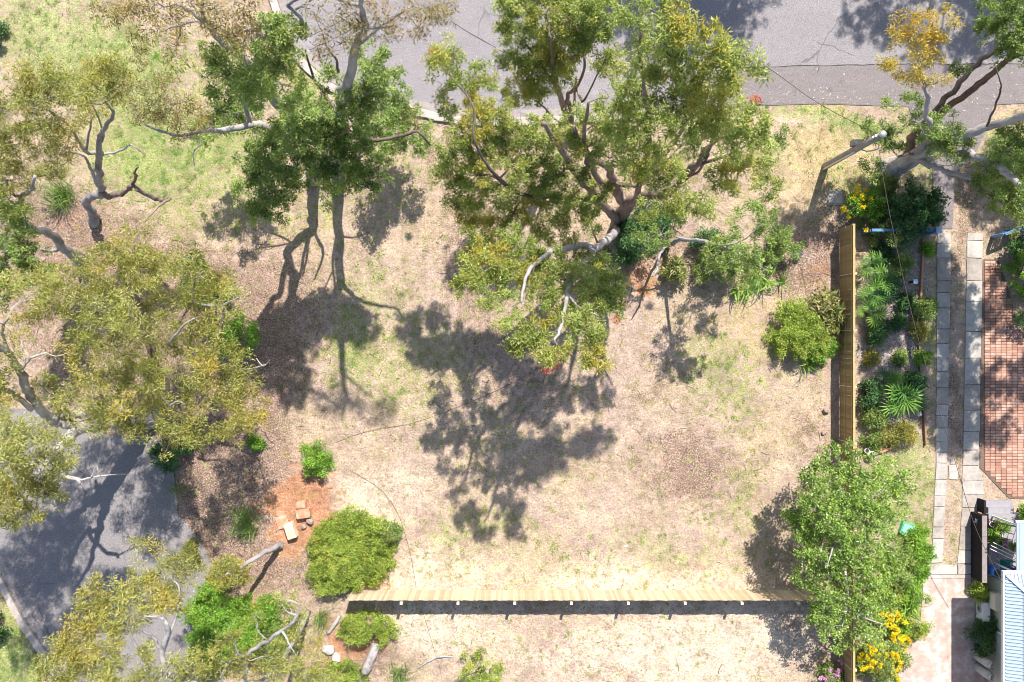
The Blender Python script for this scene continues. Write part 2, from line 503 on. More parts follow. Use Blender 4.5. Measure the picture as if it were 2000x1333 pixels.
def m_ground():
    t = NT('dry_lawn')
    big = t.noise(0.28, 5, 0.6)
    med = t.noise(1.4, 6, 0.68)
    fin = t.noise(4.2, 6, 0.74)
    vfin = t.noise(11, 5, 0.82)
    spk = t.noise(17, 4, 0.88)
    fleck = t.noise(10, 4, 0.78, stretch=(1, 0.4, 1), dist=1.4)

    def cover(attr, base, am, af, av, lo, hi):
        q = t.math('ADD', t.math('MULTIPLY', t.attr(attr), 1.0), base)
        for n_, k_ in ((med, am), (fin, af), (vfin, av)):
            q = t.math('ADD', q, t.math('MULTIPLY', t.math('SUBTRACT', n_, 0.5), k_ * 1.75))
        return t.smooth(q, lo, hi)

    dry = t.ramp(vfin, [(0.364, (0.296, 0.221, 0.157)), (0.457, (0.433, 0.330, 0.231)), (0.537, (0.507, 0.395, 0.284)), (0.636, (0.637, 0.516, 0.386))])
    pink = t.ramp(vfin, [(0.364, (0.294, 0.214, 0.180)), (0.469, (0.431, 0.319, 0.267)), (0.550, (0.499, 0.381, 0.323)), (0.655, (0.629, 0.505, 0.434))])
    c = t.mix(t.smooth(t.math('ADD', t.math('MULTIPLY', big, 0.5), t.math('MULTIPLY', fin, 0.5)), 0.40, 0.58), dry, pink)
    straw = t.ramp(spk, [(0.376, (0.32, 0.225, 0.10)), (0.500, (0.50, 0.385, 0.19)), (0.624, (0.68, 0.55, 0.33))])
    c = t.mix(t.math('MULTIPLY', cover('straw', -0.05, 1.4, 1.6, 0.8, 0.15, 0.8), 0.75), c, straw)
    pale = t.ramp(vfin, [(0.364, (0.474, 0.376, 0.293)), (0.475, (0.610, 0.500, 0.399)), (0.562, (0.710, 0.600, 0.491)), (0.655, (0.809, 0.705, 0.603))])
    c = t.mix(t.math('MULTIPLY', cover('pale', -0.02, 1.7, 1.8, 0.6, 0.3, 0.85), 0.9), c, pale)
    lit = t.ramp(spk, [(0.364, (0.06, 0.038, 0.032)), (0.457, (0.20, 0.13, 0.105)), (0.537, (0.36, 0.25, 0.205)), (0.636, (0.66, 0.50, 0.42))])
    c = t.mix(t.math('MULTIPLY', cover('litter', 0.0, 1.4, 1.4, 0.6, 0.3, 0.75), 0.92), c, lit)
    soil = t.ramp(t.math('ADD', t.math('MULTIPLY', fin, .5), t.math('MULTIPLY', vfin, .5)), [(0.388, (0.27, 0.11, 0.055)), (0.500, (0.46, 0.215, 0.12)), (0.612, (0.62, 0.37, 0.25))])
    c = t.mix(t.math('MULTIPLY', cover('soil', -0.06, 1.6, 1.4, 0.5, 0.3, 0.7), 0.88), c, soil)
    mul = t.ramp(spk, [(0.364, (0.09, 0.072, 0.075)), (0.475, (0.31, 0.26, 0.255)), (0.624, (0.66, 0.58, 0.57))])
    c = t.mix(cover('mulch', 0.0, 0.9, 0.8, 0.3, 0.25, 0.7), c, mul)
    grn = t.ramp(spk, [(0.364, (0.10, 0.12, 0.03)), (0.469, (0.23, 0.30, 0.065)), (0.550, (0.37, 0.44, 0.13)), (0.655, (0.64, 0.62, 0.32))])
    c = t.mix(t.math('MULTIPLY', cover('green', -0.12, 1.7, 3.4, 2.6, 0.35, 0.85), 0.75), c, grn)
    tone = t.ramp(t.math('ADD', t.math('MULTIPLY', t.noise(0.8, 5, 0.6), 0.5), t.math('MULTIPLY', t.noise(2.6, 5, 0.65), 0.5)), [(0.40, (0.74, 0.70, 0.68)), (0.5, (1.01, 0.98, 0.965)), (0.60, (1.22, 1.18, 1.14))])
    c = t.mix(0.85, c, tone, 'MULTIPLY')
    scuff = t.noise(3.2, 5, 0.7, stretch=(1, 0.3, 1), dist=0.9)
    c = t.mix(t.math('MULTIPLY', t.smooth(scuff, 0.60, 0.70), 0.35), c, (0.20, 0.145, 0.115))
    wd = t.smooth(t.math('ADD', fin, t.math('MULTIPLY', med, 0.35)), 0.76, 0.84)
    c = t.mix(t.math('MULTIPLY', wd, 0.55), c, (0.22, 0.26, 0.07))
    c = t.mix(t.math('MULTIPLY', t.smooth(fleck, 0.61, 0.69), 0.42), c, (0.15, 0.105, 0.08))
    c = t.mix(t.math('MULTIPLY', t.smooth(spk, 0.63, 0.70), 0.55), c, (0.84, 0.72, 0.60))
    hgt = t.math('ADD', t.math('MULTIPLY', vfin, 0.7), t.math('MULTIPLY', fin, 0.7))
    return t.principled(c, 0.95, 0.1, hgt, 0.09)


M_GROUND = m_ground()
ground = tag(link_mesh('ground', gme, M_GROUND), kind='structure')


def sheet(name, pl, z, mat, kind='structure', thick=0.0):
    bm = bmesh.new()
    vs_ = [bm.verts.new((x, y, z)) for x, y in pl]
    f = bm.faces.new(vs_)
    if f.normal.z < 0: f.normal_flip()
    f.normal_update()
    if f.normal.z < 0: bmesh.ops.reverse_faces(bm, faces=[f])
    bmesh.ops.triangulate(bm, faces=bm.faces[:])
    me = bpy.data.meshes.new(name)
    bm.to_mesh(me); bm.free()
    return tag(link_mesh(name, me, mat), kind=kind)


def m_asphalt(name, base, warm=0.0):
    t = NT(name)
    X_ = lambda k: [x * k for x in base]
    a = t.noise(0.35, 5, 0.6); b = t.noise(2.2, 6, 0.7); g = t.noise(16, 4, 0.85); s = t.noise(24, 3, 0.85)
    w_ = t.noise(0.8, 5, 0.65, stretch=(0.22, 2.2, 1))
    st = t.noise(0.9, 5, 0.7, dist=0.8)
    c = t.ramp(a, [(0.38, X_(0.84)), (0.62, X_(1.12))])
    c = t.mix(0.5, c, t.ramp(w_, [(0.38, X_(0.78)), (0.62, X_(1.2))]))
    c = t.mix(0.4, c, t.ramp(b, [(0.38, X_(0.7)), (0.62, X_(1.25))]))
    c = t.mix(0.6, c, t.ramp(g, [(0.38, X_(0.5)), (0.5, base), (0.62, X_(1.5))]))
    c = t.mix(t.math('MULTIPLY', t.smooth(st, 0.60, 0.72), 0.45), c, X_(0.45))
    c = t.mix(t.math('MULTIPLY', t.smooth(st, 0.40, 0.30), 0.35), c, [min(.6, x * 1.6) for x in base])
    vor = t.n('ShaderNodeTexVoronoi', feature='DISTANCE_TO_EDGE')
    vor.inputs['Scale'].default_value = 0.42
    wv = t.n('ShaderNodeMix', data_type='VECTOR')
    nz = t.n('ShaderNodeTexNoise'); nz.inputs['Scale'].default_value = 1.2; nz.inputs['Detail'].default_value = 5
    t.l(t.coord(), nz.inputs['Vector'])
    wv.inputs[0].default_value = 0.35
    t.l(t.coord(), wv.inputs[4]); t.l(nz.outputs['Color'], wv.inputs[5])
    t.l(wv.outputs[1], vor.inputs['Vector'])
    cr = t.math('MULTIPLY', t.smooth(vor.outputs['Distance'], 0.010, 0.002), t.smooth(t.noise(0.25, 3, .6), 0.5, 0.6))
    c = t.mix(t.math('MULTIPLY', cr, 0.6), c, X_(0.35))
    c = t.mix(t.math('MULTIPLY', t.smooth(s, 0.62, 0.70), 0.6), c, (0.62, 0.53, 0.46))
    return t.principled(c, 0.9, 0.2, g, 0.012)


M_ASPH = m_asphalt('asphalt_old', (0.245, 0.225, 0.232))
M_ASPH2 = m_asphalt('asphalt_gutter', (0.205, 0.178, 0.180))
M_ASPH3 = m_asphalt('asphalt_lower', (0.225, 0.205, 0.205))
sheet('road', ROAD, 0.000, M_ASPH)
sheet('road_gutter', GUTTER, 0.005, M_ASPH2)
sheet('driveway_crossover', CROSS, 0.005, M_ASPH2)
sheet('lower_road', LOWROAD, 0.000, M_ASPH3)


def m_concrete(name, base, stain, pinkness=0):
    t = NT(name)
    a = t.noise(1.1, 5, 0.65); b = t.noise(7, 5, 0.65); g = t.noise(50, 3, 0.7)
    c = t.ramp(a, [(0.38, stain), (0.5, base), (0.62, [min(0.9, x * 1.22) for x in base])])
    c = t.mix(0.45, c, t.ramp(b, [(0.38, stain), (0.6, [min(0.9, x * 1.15) for x in base])]))
    c = t.mix(0.3, c, t.ramp(g, [(0.3, [x * 0.7 for x in base]), (0.7, [min(0.9, x * 1.2) for x in base])]))
    return t.principled(c, 0.9, 0.2, g, 0.004)


M_KERB = m_concrete('kerb_concrete', (0.43, 0.375, 0.345), (0.29, 0.245, 0.22))
M_SLAB = [m_concrete('slab_concrete', (0.40, 0.36, 0.325), (0.23, 0.20, 0.18)), m_concrete('slab_concrete_pale', (0.46, 0.42, 0.385), (0.28, 0.25, 0.225)), m_concrete('slab_concrete_warm', (0.36, 0.315, 0.28), (0.21, 0.18, 0.155))]
M_APRON = m_concrete('apron_pink', (0.50, 0.36, 0.31), (0.36, 0.245, 0.215))
_t = NT('apron_pink_worn')
_a = _t.noise(2.2, 6, 0.68); _b = _t.noise(0.7, 4, 0.6); _g = _t.noise(30, 3, 0.7)
_c = _t.ramp(_t.math('ADD', _t.math('MULTIPLY', _a, 0.75), _t.math('MULTIPLY', _b, 0.25)), [(0.38, (0.36, 0.235, 0.20)), (0.5, (0.47, 0.335, 0.29)), (0.57, (0.62, 0.50, 0.45)), (0.66, (0.80, 0.72, 0.67))])
_c = _t.mix(0.3, _c, _t.ramp(_g, [(0.3, (0.33, 0.22, 0.19)), (0.7, (0.66, 0.54, 0.48))]))
M_APRON = _t.principled(_c, 0.9, 0.2, _g, 0.004)
sheet('concrete_apron', APRON, 0.004, M_APRON)
_t = NT('sand_joint')
_c = _t.ramp(_t.noise(20, 4, 0.7), [(0.3, (0.10, 0.07, 0.055)), (0.7, (0.24, 0.17, 0.13))])
M_JOINT = _t.principled(_c, 0.95, 0.1)
sheet('paving_bed', BRICKS, 0.004, M_JOINT)


def sweep_kerb(name, pts, w_, h_, mat, side=1):
    """kerb whose road edge follows pts; side says where the back is"""
    c = catmull([(P(x, y), 0) for x, y in pts], 5)
    c = [q for q, _ in c]
    mb = MB()
    v, f = [], []
    for i, q in enumerate(c):
        t = (c[min(i + 1, len(c) - 1)] - c[max(i - 1, 0)]).normalized()
        nrm = Vector((-t.y, t.x, 0)) * side
        ww = w_ * (1 + 0.06 * math.sin(i * 1.7))
        for dx, z in ((0, -0.1), (0.0, h_ * 0.75), (0.04, h_), (ww, h_ + 0.01), (ww + 0.02, -0.1)):
            v.append(q + nrm * dx + Vector((0, 0, z)))
    n = 5
    for i in range(len(c) - 1):
        for k in range(n - 1):
            q4 = (i * n + k, i * n + k + 1, (i + 1) * n + k + 1, (i + 1) * n + k)
            f.append(q4 if side < 0 else q4[::-1])
    mb.add(v, f)
    return tag(mb.build(name, mat), kind='structure')


sweep_kerb('road_kerb', [(500, -120), (535, -20), (573, 88), (637, 155), (700, 188), (760, 201), (814, 212), (867, 224), (930, 232), (1017, 231), (1093, 228), (1200, 222), (1330, 214)], 0.34, 0.13, M_KERB, -1)
sweep_kerb('lower_kerb', [(-100, 960), (-20, 1085), (20, 1160), (50, 1215), (85, 1266), (130, 1333), (190, 1420)], 0.26, 0.12, M_KERB, -1)

M_TAR = m_plain('tar_seam', (0.045, 0.04, 0.042), 0.7, 0.3)
M_WIRE_AND_SHADOW = m_plain('wire_and_shadow_dark', (0.10, 0.075, 0.065), 0.7, 0.2)  # overhead wires, and the lawn tubes that stand in for wire shadows


def ribbon(name, pts, w_, z, mat, wob=0.02):
    c = [q for q, _ in catmull([(P(x, y), 0) for x, y in pts], 8)]
    mb = MB(); v, f = [], []
    for i, q in enumerate(c):
        t = (c[min(i + 1, len(c) - 1)] - c[max(i - 1, 0)]).normalized()
        nrm = Vector((-t.y, t.x, 0))
        o = nrm * random.uniform(-wob, wob)
        ww = w_ * (random.uniform(0.6, 1.3) if wob else 1.0)
        v += [q + o + nrm * ww / 2 + Vector((0, 0, z)), q + o - nrm * ww / 2 + Vector((0, 0, z))]
    for i in range(len(c) - 1):
        f.append((2 * i, 2 * i + 1, 2 * i + 3, 2 * i + 2))
    mb.add(v, f)
    return tag(mb.build(name, mat), kind='structure')


M_GUTTER = m_concrete('gutter_concrete', (0.31, 0.275, 0.265), (0.22, 0.185, 0.175))
ribbon('kerb_gutter', [(505, -125), (543, -24), (581, 80), (643, 147), (703, 180), (762, 193), (815, 204), (868, 216), (930, 224), (1017, 223), (1093, 220), (1200, 214), (1330, 206)], 0.36, 0.006, M_GUTTER, 0.0)
ribbon('kerb_gutter', [(-93, 952), (-12, 1078), (28, 1154), (58, 1209), (93, 1260), (138, 1327), (198, 1414)], 0.3, 0.006, M_GUTTER, 0.0)
ribbon('road_seam', [(1330, 151), (1420, 136), (1500, 131), (1640, 128), (1775, 126), (2000, 125)], 0.035, 0.009, M_TAR)
ribbon('road_line', [(880, 42), (930, 72), (985, 103)], 0.035, 0.005, M_TAR)  # narrow dark lines laid on the asphalt
ribbon('road_line', [(580, 82), (640, 55), (700, 20)], 0.03, 0.005, M_TAR)
ribbon('road_line', [(600, 100), (660, 72), (720, 35)], 0.025, 0.005, M_TAR)
ribbon('driveway_crack', [(1823, 321), (1850, 324), (1866, 320), (1890, 322)], 0.04, 0.010, M_TAR)

# ------------------------------------------------------------------ foliage and trees
KINDS = {  # leaf length, width, sub-clumps per m2, leaves per sub-clump, sub radius, droop, hue mean, hue spread
    'gum': dict(L=.125, W=.036, k=19, n=74, sr=.185, droop=.2, hm=.02, hs=.26),
    'green': dict(L=.115, W=.038, k=19, n=76, sr=.18, droop=.2, hm=.02, hs=.12),
    'olive': dict(L=.14, W=.030, k=14, n=64, sr=.24, droop=.4, hm=.06, hs=.30),
    'brown': dict(L=.13, W=.028, k=12, n=46, sr=.25, droop=.6, hm=.12, hs=.25),
    'gold': dict(L=.13, W=.032, k=13, n=58, sr=.22, droop=.5, hm=.2, hs=.3),
    'bright': dict(L=.09, W=.04, k=26, n=70, sr=.17, droop=.1, hm=.04, hs=.12),
    'lime': dict(L=.085, W=.036, k=24, n=64, sr=.17, droop=.1, hm=.06, hs=.2),
    'deep': dict(L=.12, W=.05, k=20, n=50, sr=.2, droop=.2, hm=.03, hs=.1),
    'speck': dict(L=.11, W=.055, k=17, n=40, sr=.19, droop=.1, hm=0, hs=.04, hp=.035),
    'variegated': dict(L=.24, W=.075, k=12, n=14, sr=.2, droop=-.2, hm=.2, hs=.3),
    'yellow': dict(L=.06, W=.05, k=30, n=26, sr=.08, droop=.0, hm=.1, hs=.2),
    'pink': dict(L=.06, W=.05, k=30, n=20, sr=.07, droop=.0, hm=.1, hs=.2),
    'red': dict(L=.10, W=.035, k=20, n=26, sr=.13, droop=.1, hm=.1, hs=.2),
}


def leaf_geo(centers, srad, toff, hoff, kd, dens=1.0):
    """centers: (N,3) of little clumps; returns verts, quads, tint, hue"""
    n = max(3, int(kd['n'] * dens))
    N = len(centers)
    C = np.repeat(centers, n, 0); SR = np.repeat(srad, n); TO = np.repeat(toff, n); HO = np.repeat(hoff, n)
    M = len(C)
    d = RNG.normal(size=(M, 3)); d /= np.linalg.norm(d, axis=1, keepdims=True)
    rr = RNG.random(M) ** 0.5
    off = d * (rr * SR)[:, None]
    off[:, 2] *= 0.75
    base = C + off
    ax = d * 0.6 + RNG.normal(size=(M, 3)) * 0.65
    ax[:, 2] -= kd['droop']
    ax /= np.linalg.norm(ax, axis=1, keepdims=True)
    up = RNG.normal(size=(M, 3)) * 0.75 + np.array([0, 0.15, 0.9])
    sd = np.cross(ax, up); sd /= (np.linalg.norm(sd, axis=1, keepdims=True) + 1e-6)
    L = kd['L'] * (0.65 + 0.7 * RNG.random(M)); W = kd['W'] * (0.7 + 0.6 * RNG.random(M))
    nrm = np.cross(sd, ax)
    bend = nrm * (L * 0.12)[:, None]
    mid = base + ax * (L * 0.42)[:, None]
    tip = base + ax * L[:, None] - bend
    v = np.stack([base - bend * 0.3, mid + sd * (W / 2)[:, None], tip, mid - sd * (W / 2)[:, None]], 1).reshape(-1, 3)
    q = np.arange(M * 4).reshape(M, 4)
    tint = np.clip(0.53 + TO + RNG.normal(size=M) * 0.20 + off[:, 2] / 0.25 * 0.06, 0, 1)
    hue = np.clip(kd['hm'] + HO + RNG.normal(size=M) * kd['hs'] * 0.6, 0, 0.95)
    if 'hp' in kd: hue = np.where(RNG.random(M) < kd['hp'], 0.9, hue)
    return v, q, tint, hue


def clump_points(c, r, kd, flat=0.55, dens=1.0):
    n = max(3, int(round(kd['k'] * r * r * 1.6 * dens)))
    d = RNG.normal(size=(n, 3)); d /= np.linalg.norm(d, axis=1, keepdims=True)
    rad = r * (0.25 + 0.75 * RNG.random(n) ** 0.6)
    p = d * rad[:, None]
    p[:, 2] = np.where(p[:, 2] < 0, p[:, 2] * 0.5, p[:, 2]) * flat
    return p + np.array(c)


def foliage(name, clumps, kind, parent, base, dens=1.0, flat=0.55, mat=None, red=0.0):
    """clumps: list of (Vector centre, radius). One mesh of leaves."""
    kd = KINDS[kind]
    cs, sr, to, ho = [], [], [], []
    for c, r in clumps:
        p = clump_points(c, r, kd, flat, dens)
        n = len(p)
        cs.append(p)
        sr.append(kd['sr'] * (0.7 + 0.6 * RNG.random(n)))
        hc = max(0, RNG.normal() * kd['hs'] * 0.5) + (kd['hs'] * 1.5 if RNG.random() < .10 else 0)
        to.append(RNG.normal() * 0.10 + RNG.normal(size=n) * 0.17)
        ho.append(hc + np.maximum(0, RNG.normal(size=n)) * kd['hs'] * 0.5 * (RNG.random(n) < 0.4))
    cs = np.concatenate(cs); sr = np.concatenate(sr); to = np.concatenate(to); ho = np.concatenate(ho)
    v, q, tint, hue = leaf_geo(cs, sr, to, ho, kd)
    v = v - np.array(base)
    v[:, 2] = np.maximum(v[:, 2], 0.02 - base[2])
    me = big_mesh(name, v, q, None, {'tint': ('FACE', tint), 'hue': ('FACE', hue)})
    o = tag(link_mesh(name, me, mat or LEAF[kind], parent), kind='stuff')
    return o, cs


def tree(name, label, cat, base, limbs, groups, bark, group=None, tips=(), sub_twigs=4, first='trunk', twig_r=0.022, zj=0.35, zs=1.0, zo=0.0, rs_=1.15):
    """limbs: lists of (px,py,z,r), the first is the trunk. groups: list of (part name, leaf kind, density, [(px,py,z,rpx), ...])"""
    b = P(*base)
    b.z = 0.0
    root = empty(name, b, label, cat, group)
    nodes = []
    for i, lb in enumerate(limbs):
        bk = bark
        if isinstance(lb[-1], str): bk = lb[-1]; lb = lb[:-1]
        pts = [(P(x, y, z * zs + (zo * min(1, z / 4.0))), r) for x, y, z, r in lb]
        dn = catmull(pts, 5)
        out = []
        for j, (q, r) in enumerate(dn):
            jit = Vector((random.gauss(0, 1), random.gauss(0, 1), random.gauss(0, 1))) * min(0.035, r * 0.28)
            if j == 0: jit *= 0
            rr = r * random.uniform(0.93, 1.08)
            if i == 0 and j < 4 and lb[0][2] == 0: rr *= 1.0 + 0.45 * (1 - j / 4)
            out.append((q + jit, rr))
        if i == 0 and lb[0][2] == 0:
            out[0] = (out[0][0] - Vector((0, 0, 0.15)), out[0][1])
        nodes += [(q, r) for q, r in out]
        mb = MB()
        mb.tube([q - b for q, _ in out], [r for _, r in out], 9 if out[0][1] > 0.1 else 6)
        mb.build(first if i == 0 else 'limb', BARK[bk], root, smooth=True)
    NP = np.array([q for q, _ in nodes]); NR = np.array([r for _, r in nodes])
    tw = MB()
    for part, kind, dens, cl in groups:
        cl3 = []
        for px, py, z, rp in cl:
            z2 = max(0.4, z * zs + zo + random.uniform(-zj, zj))
            cl3.append((P(px, py, z2), rp / S * (H - z2) / H * random.uniform(0.92, 1.12) * rs_))
        # twigs: walk from the nearest wood to each clump
        for c, r in sorted(cl3, key=lambda cr: np.min(np.linalg.norm(NP - np.array(cr[0]), axis=1))):
            dd = np.linalg.norm(NP - np.array(c), axis=1) + np.maximum(0, NP[:, 2] - c.z) * 0.8
            k = int(np.argmin(dd))
            a = Vector(NP[k]); ra = min(NR[k] * 0.65, twig_r + 0.016 * dd[k])
            ln = (c - a).length
            if ln > 0.25:
                m1 = a.lerp(c, 0.4) + Vector((random.gauss(0, .08), random.gauss(0, .08), random.gauss(0.02, .06))) * ln
                m2 = a.lerp(c, 0.75) + Vector((random.gauss(0, .06), random.gauss(0, .06), random.gauss(0.02, .05))) * ln
                path = catmull([(a, ra), (m1, ra * .8), (m2, ra * .6), (c, ra * .4)], 3)
                tw.tube([q - b for q, _ in path], [q_ for _, q_ in path], 5, cap=False)
                NP = np.concatenate([NP, np.array([q for q, _ in path[3:]])]); NR = np.concatenate([NR, np.array([q_ for _, q_ in path[3:]])])
            for s_ in range(sub_twigs):
                d = Vector((random.gauss(0, 1), random.gauss(0, 1), random.gauss(0.2, .5))).normalized() * r * random.uniform(.5, .95)
                md = c + d * 0.5 + Vector((random.gauss(0, .1), random.gauss(0, .1), random.gauss(0, .08))) * r
                tw.tube([c - b, md - b, c + d - b], [max(0.007, ra * .4), max(0.006, ra * .3), 0.004], 4, cap=False)
        foliage(part, cl3, kind, root, b, dens)
    if tips:
        foliage('young_leaves', [(P(x, y, z), rp / S * (H - z) / H) for x, y, z, rp in tips], 'red', root, b, 1.0, 0.5)
    if tw.n:
        tag(tw.build('twigs', BARK[bark], root, smooth=True), kind='stuff')
    return root


def shrub(name, label, px, py, rpx, h, kind, cat='shrub', group=None, dens=1.0, n=None, asp=1.0, rot=0.0, flowers=None, cl=0.34, bark='dark', part='foliage'):
    b = P(px, py)
    r = rpx / S
    root = empty(name, b, label, cat, group)
    n = n or max(5, int(11 * r * r * 1.3) + 4)
    cl3 = []
    ca, sa = math.cos(rot), math.sin(rot)
    for i in range(n):
        a = i * 2.39996 + random.uniform(-.45, .45)
        lob = 0.86 + .16 * math.sin(2 * a + px) + .14 * math.sin(3 * a + py) + random.uniform(-.08, .08)
        rad = math.sqrt((i + 0.4) / n) * 0.86 * lob
        x, y = rad * math.cos(a) * r, rad * math.sin(a) * r * asp
        x, y = x * ca - y * sa, x * sa + y * ca
        z = h * (0.35 + 0.55 * math.sqrt(max(0, 1 - rad * rad))) * random.uniform(.68, 1.15)
        cl3.append((b + Vector((x, y, z)), r * cl * random.uniform(.6, 1.3)))
    # lower skirt so that the bush has depth
    for i in range(max(4, n // 2)):
        a = random.uniform(0, 6.28)
        x, y = .72 * math.cos(a) * r, .72 * math.sin(a) * r * asp
        x, y = x * ca - y * sa, x * sa + y * ca
        cl3.append((b + Vector((x, y, h * 0.25)), r * cl * .9))
    foliage(part, cl3, kind, root, b, dens, 0.7)
    mb = MB()
    for c, rr in cl3[:n]:
        m_ = Vector((c.x - b.x, c.y - b.y, 0)) * 0.4 + Vector((0, 0, c.z * .5))
        mb.tube([Vector((random.gauss(0, .05), random.gauss(0, .05), -0.05)), m_, c - b], [0.025, 0.018, 0.008], 5, cap=False)
    tag(mb.build('stems', BARK[bark], root, smooth=True), kind='stuff')
    if flowers:
        fk, fn, fl = flowers
        pts = []
        for i in range(fn):
            if fl:
                x, y = random.choice(fl)
                q = P(x + random.gauss(0, 9), y + random.gauss(0, 9), h * random.uniform(.7, 1.0))
            else:
                a = random.uniform(0, 6.28); rad = r * math.sqrt(random.random()) * .8
                q = b + Vector((rad * math.cos(a), rad * math.sin(a), h * random.uniform(.8, 1.05)))
            pts.append((q, random.uniform(.06, .14)))
        foliage('flowers', pts, fk, root, b, 1.0, 0.6)
    return root


def cl_poly(pts, step, zlo, zhi, rpx, seed=1):
    rs = random.Random(seed)
    xs = [p[0] for p in pts]; ys = [p[1] for p in pts]
    out = []
    y = min(ys)
    while y < max(ys):
        x = min(xs) + rs.uniform(0, step)
        while x < max(xs):
            qx, qy = x + rs.uniform(-.35, .35) * step, y + rs.uniform(-.35, .35) * step
            if in_poly(np.array([qx]), np.array([qy]), pts)[0]:
                out.append((qx, qy, rs.uniform(zlo, zhi), rpx * rs.uniform(.8, 1.2)))
            x += step
        y += step * .87
    return out


# ------------------------------------------------------------------ trees
# fork-trunked tree north of the lot, pale trunk
tree('gum_tree', 'pale-trunked gum tree leaning toward the grassy corner, green crown with a long bare side limb', 'tree', (612, 350), [
    [(612, 350, 0, .23), (611, 326, 1.6, .21), (582, 303, 2.2, .2), (552, 280, 2.9, .19), (562, 236, 4.2, .19), (530, 185, 6.5, .17), (512, 145, 8, .14), (500, 90, 9.5, .1), (510, 40, 10.5, .06)],
    [(552, 276, 3.0, .15), (528, 256, 4.2, .14), (493, 243, 5.2, .13), (440, 255, 6, .09), (400, 257, 6.5, .07), (340, 264, 7, .05), (280, 243, 7.5, .03)],
    [(512, 145, 8, .12), (470, 110, 9, .1), (430, 80, 9.8, .09), (397, 38, 10.4, .07), (345, 8, 11, .05)],
    [(397, 38, 10.4, .06), (395, 10, 10.8, .05), (400, -30, 11.2, .04)],
    [(430, 80, 9.8, .05), (390, 42, 10, .05), (330, 55, 10.3, .03)],
    [(600, 318, 1.5, .08), (630, 300, 2.5, .065), (627, 277, 3.2, .055), (610, 262, 3.8, .035), 'white'],
    [(610, 317, 1.2, .08), (600, 335, 2, .06), (587, 354, 2.6, .035), 'white'],
    [(600, 305, 2, .09), (580, 320, 3, .07), (550, 335, 3.8, .05), (545, 360, 4.2, .03), 'white'],
    [(562, 236, 4.4, .1), (563, 280, 5.2, .07), (545, 296, 5.4, .05), 'white'],
    [(493, 243, 5.2, .1), (478, 205, 6, .08), (470, 160, 7, .06), (455, 135, 8, .04)],
    [(500, 90, 9.5, .08), (560, 32, 10.5, .06), (600, 5, 11, .045), (620, -15, 11.4, .03)],
    [(340, 264, 7, .025), (395, 275, 7, .02), (377, 300, 6.8, .018), (383, 335, 6.5, .01)],
], [('crown', 'green', 1.1, [(600, 300, 4, 32), (575, 330, 3.6, 30), (618, 275, 5, 30), (490, 300, 5, 30), (560, 365, 3, 28), (610, 215, 6.6, 30), (545, 75, 11, 45), (530, 120, 10.5, 45), (480, 130, 9.5, 55), (430, 110, 9.5, 40), (450, 165, 8.5, 50), (510, 190, 8, 45), (430, 215, 1.6, 35), (480, 225, 1.8, 42), (550, 165, 9, 45), (575, 205, 7.5, 45), (560, 265, 6, 45),
                              (520, 290, 5, 40), (500, 330, 4.5, 40), (540, 310, 5, 45), (505, 380, 3.5, 45), (540, 400, 3, 35), (575, 290, 5, 45), (590, 260, 6, 40), (470, 365, .6, 25), (560, 55, 11, 35), (520, 60, 11, 40), (555, 110, 10, 35), (500, 165, 8.5, 40), (590, 235, 6.5, 35), (535, 350, 4, 40), (510, 415, 2.8, 28), (495, 260, 1.2, 35), (400, 255, 1.5, 30), (445, 235, 1.4, 34)]),
    ('crown', 'brown', 1.0, [(320, 35, 11, 48), (285, 65, 10.5, 42), (345, 90, 10, 35), (455, 30, 11, 55), (490, 75, 10.5, 50), (420, 15, 11, 45), (250, 15, 11, 40), (285, 165, 8, 40), (340, 195, 7.5, 48), (300, 205, 7.5, 38), (370, 215, 7.5, 35),
                              (260, 215, 7.5, 28), (270, 105, 9, 30), (480, 10, 11.5, 50), (460, 70, 10.5, 40), (300, 10, 11, 40), (370, 5, 11, 35), (350, 235, 7.2, 35), (255, 180, 8, 25), (415, 245, 6.8, 25), (210, 5, 11, 35)])],
    'grey', sub_twigs=4, zs=1.05, zo=2.8, rs_=1.1, twig_r=.03)

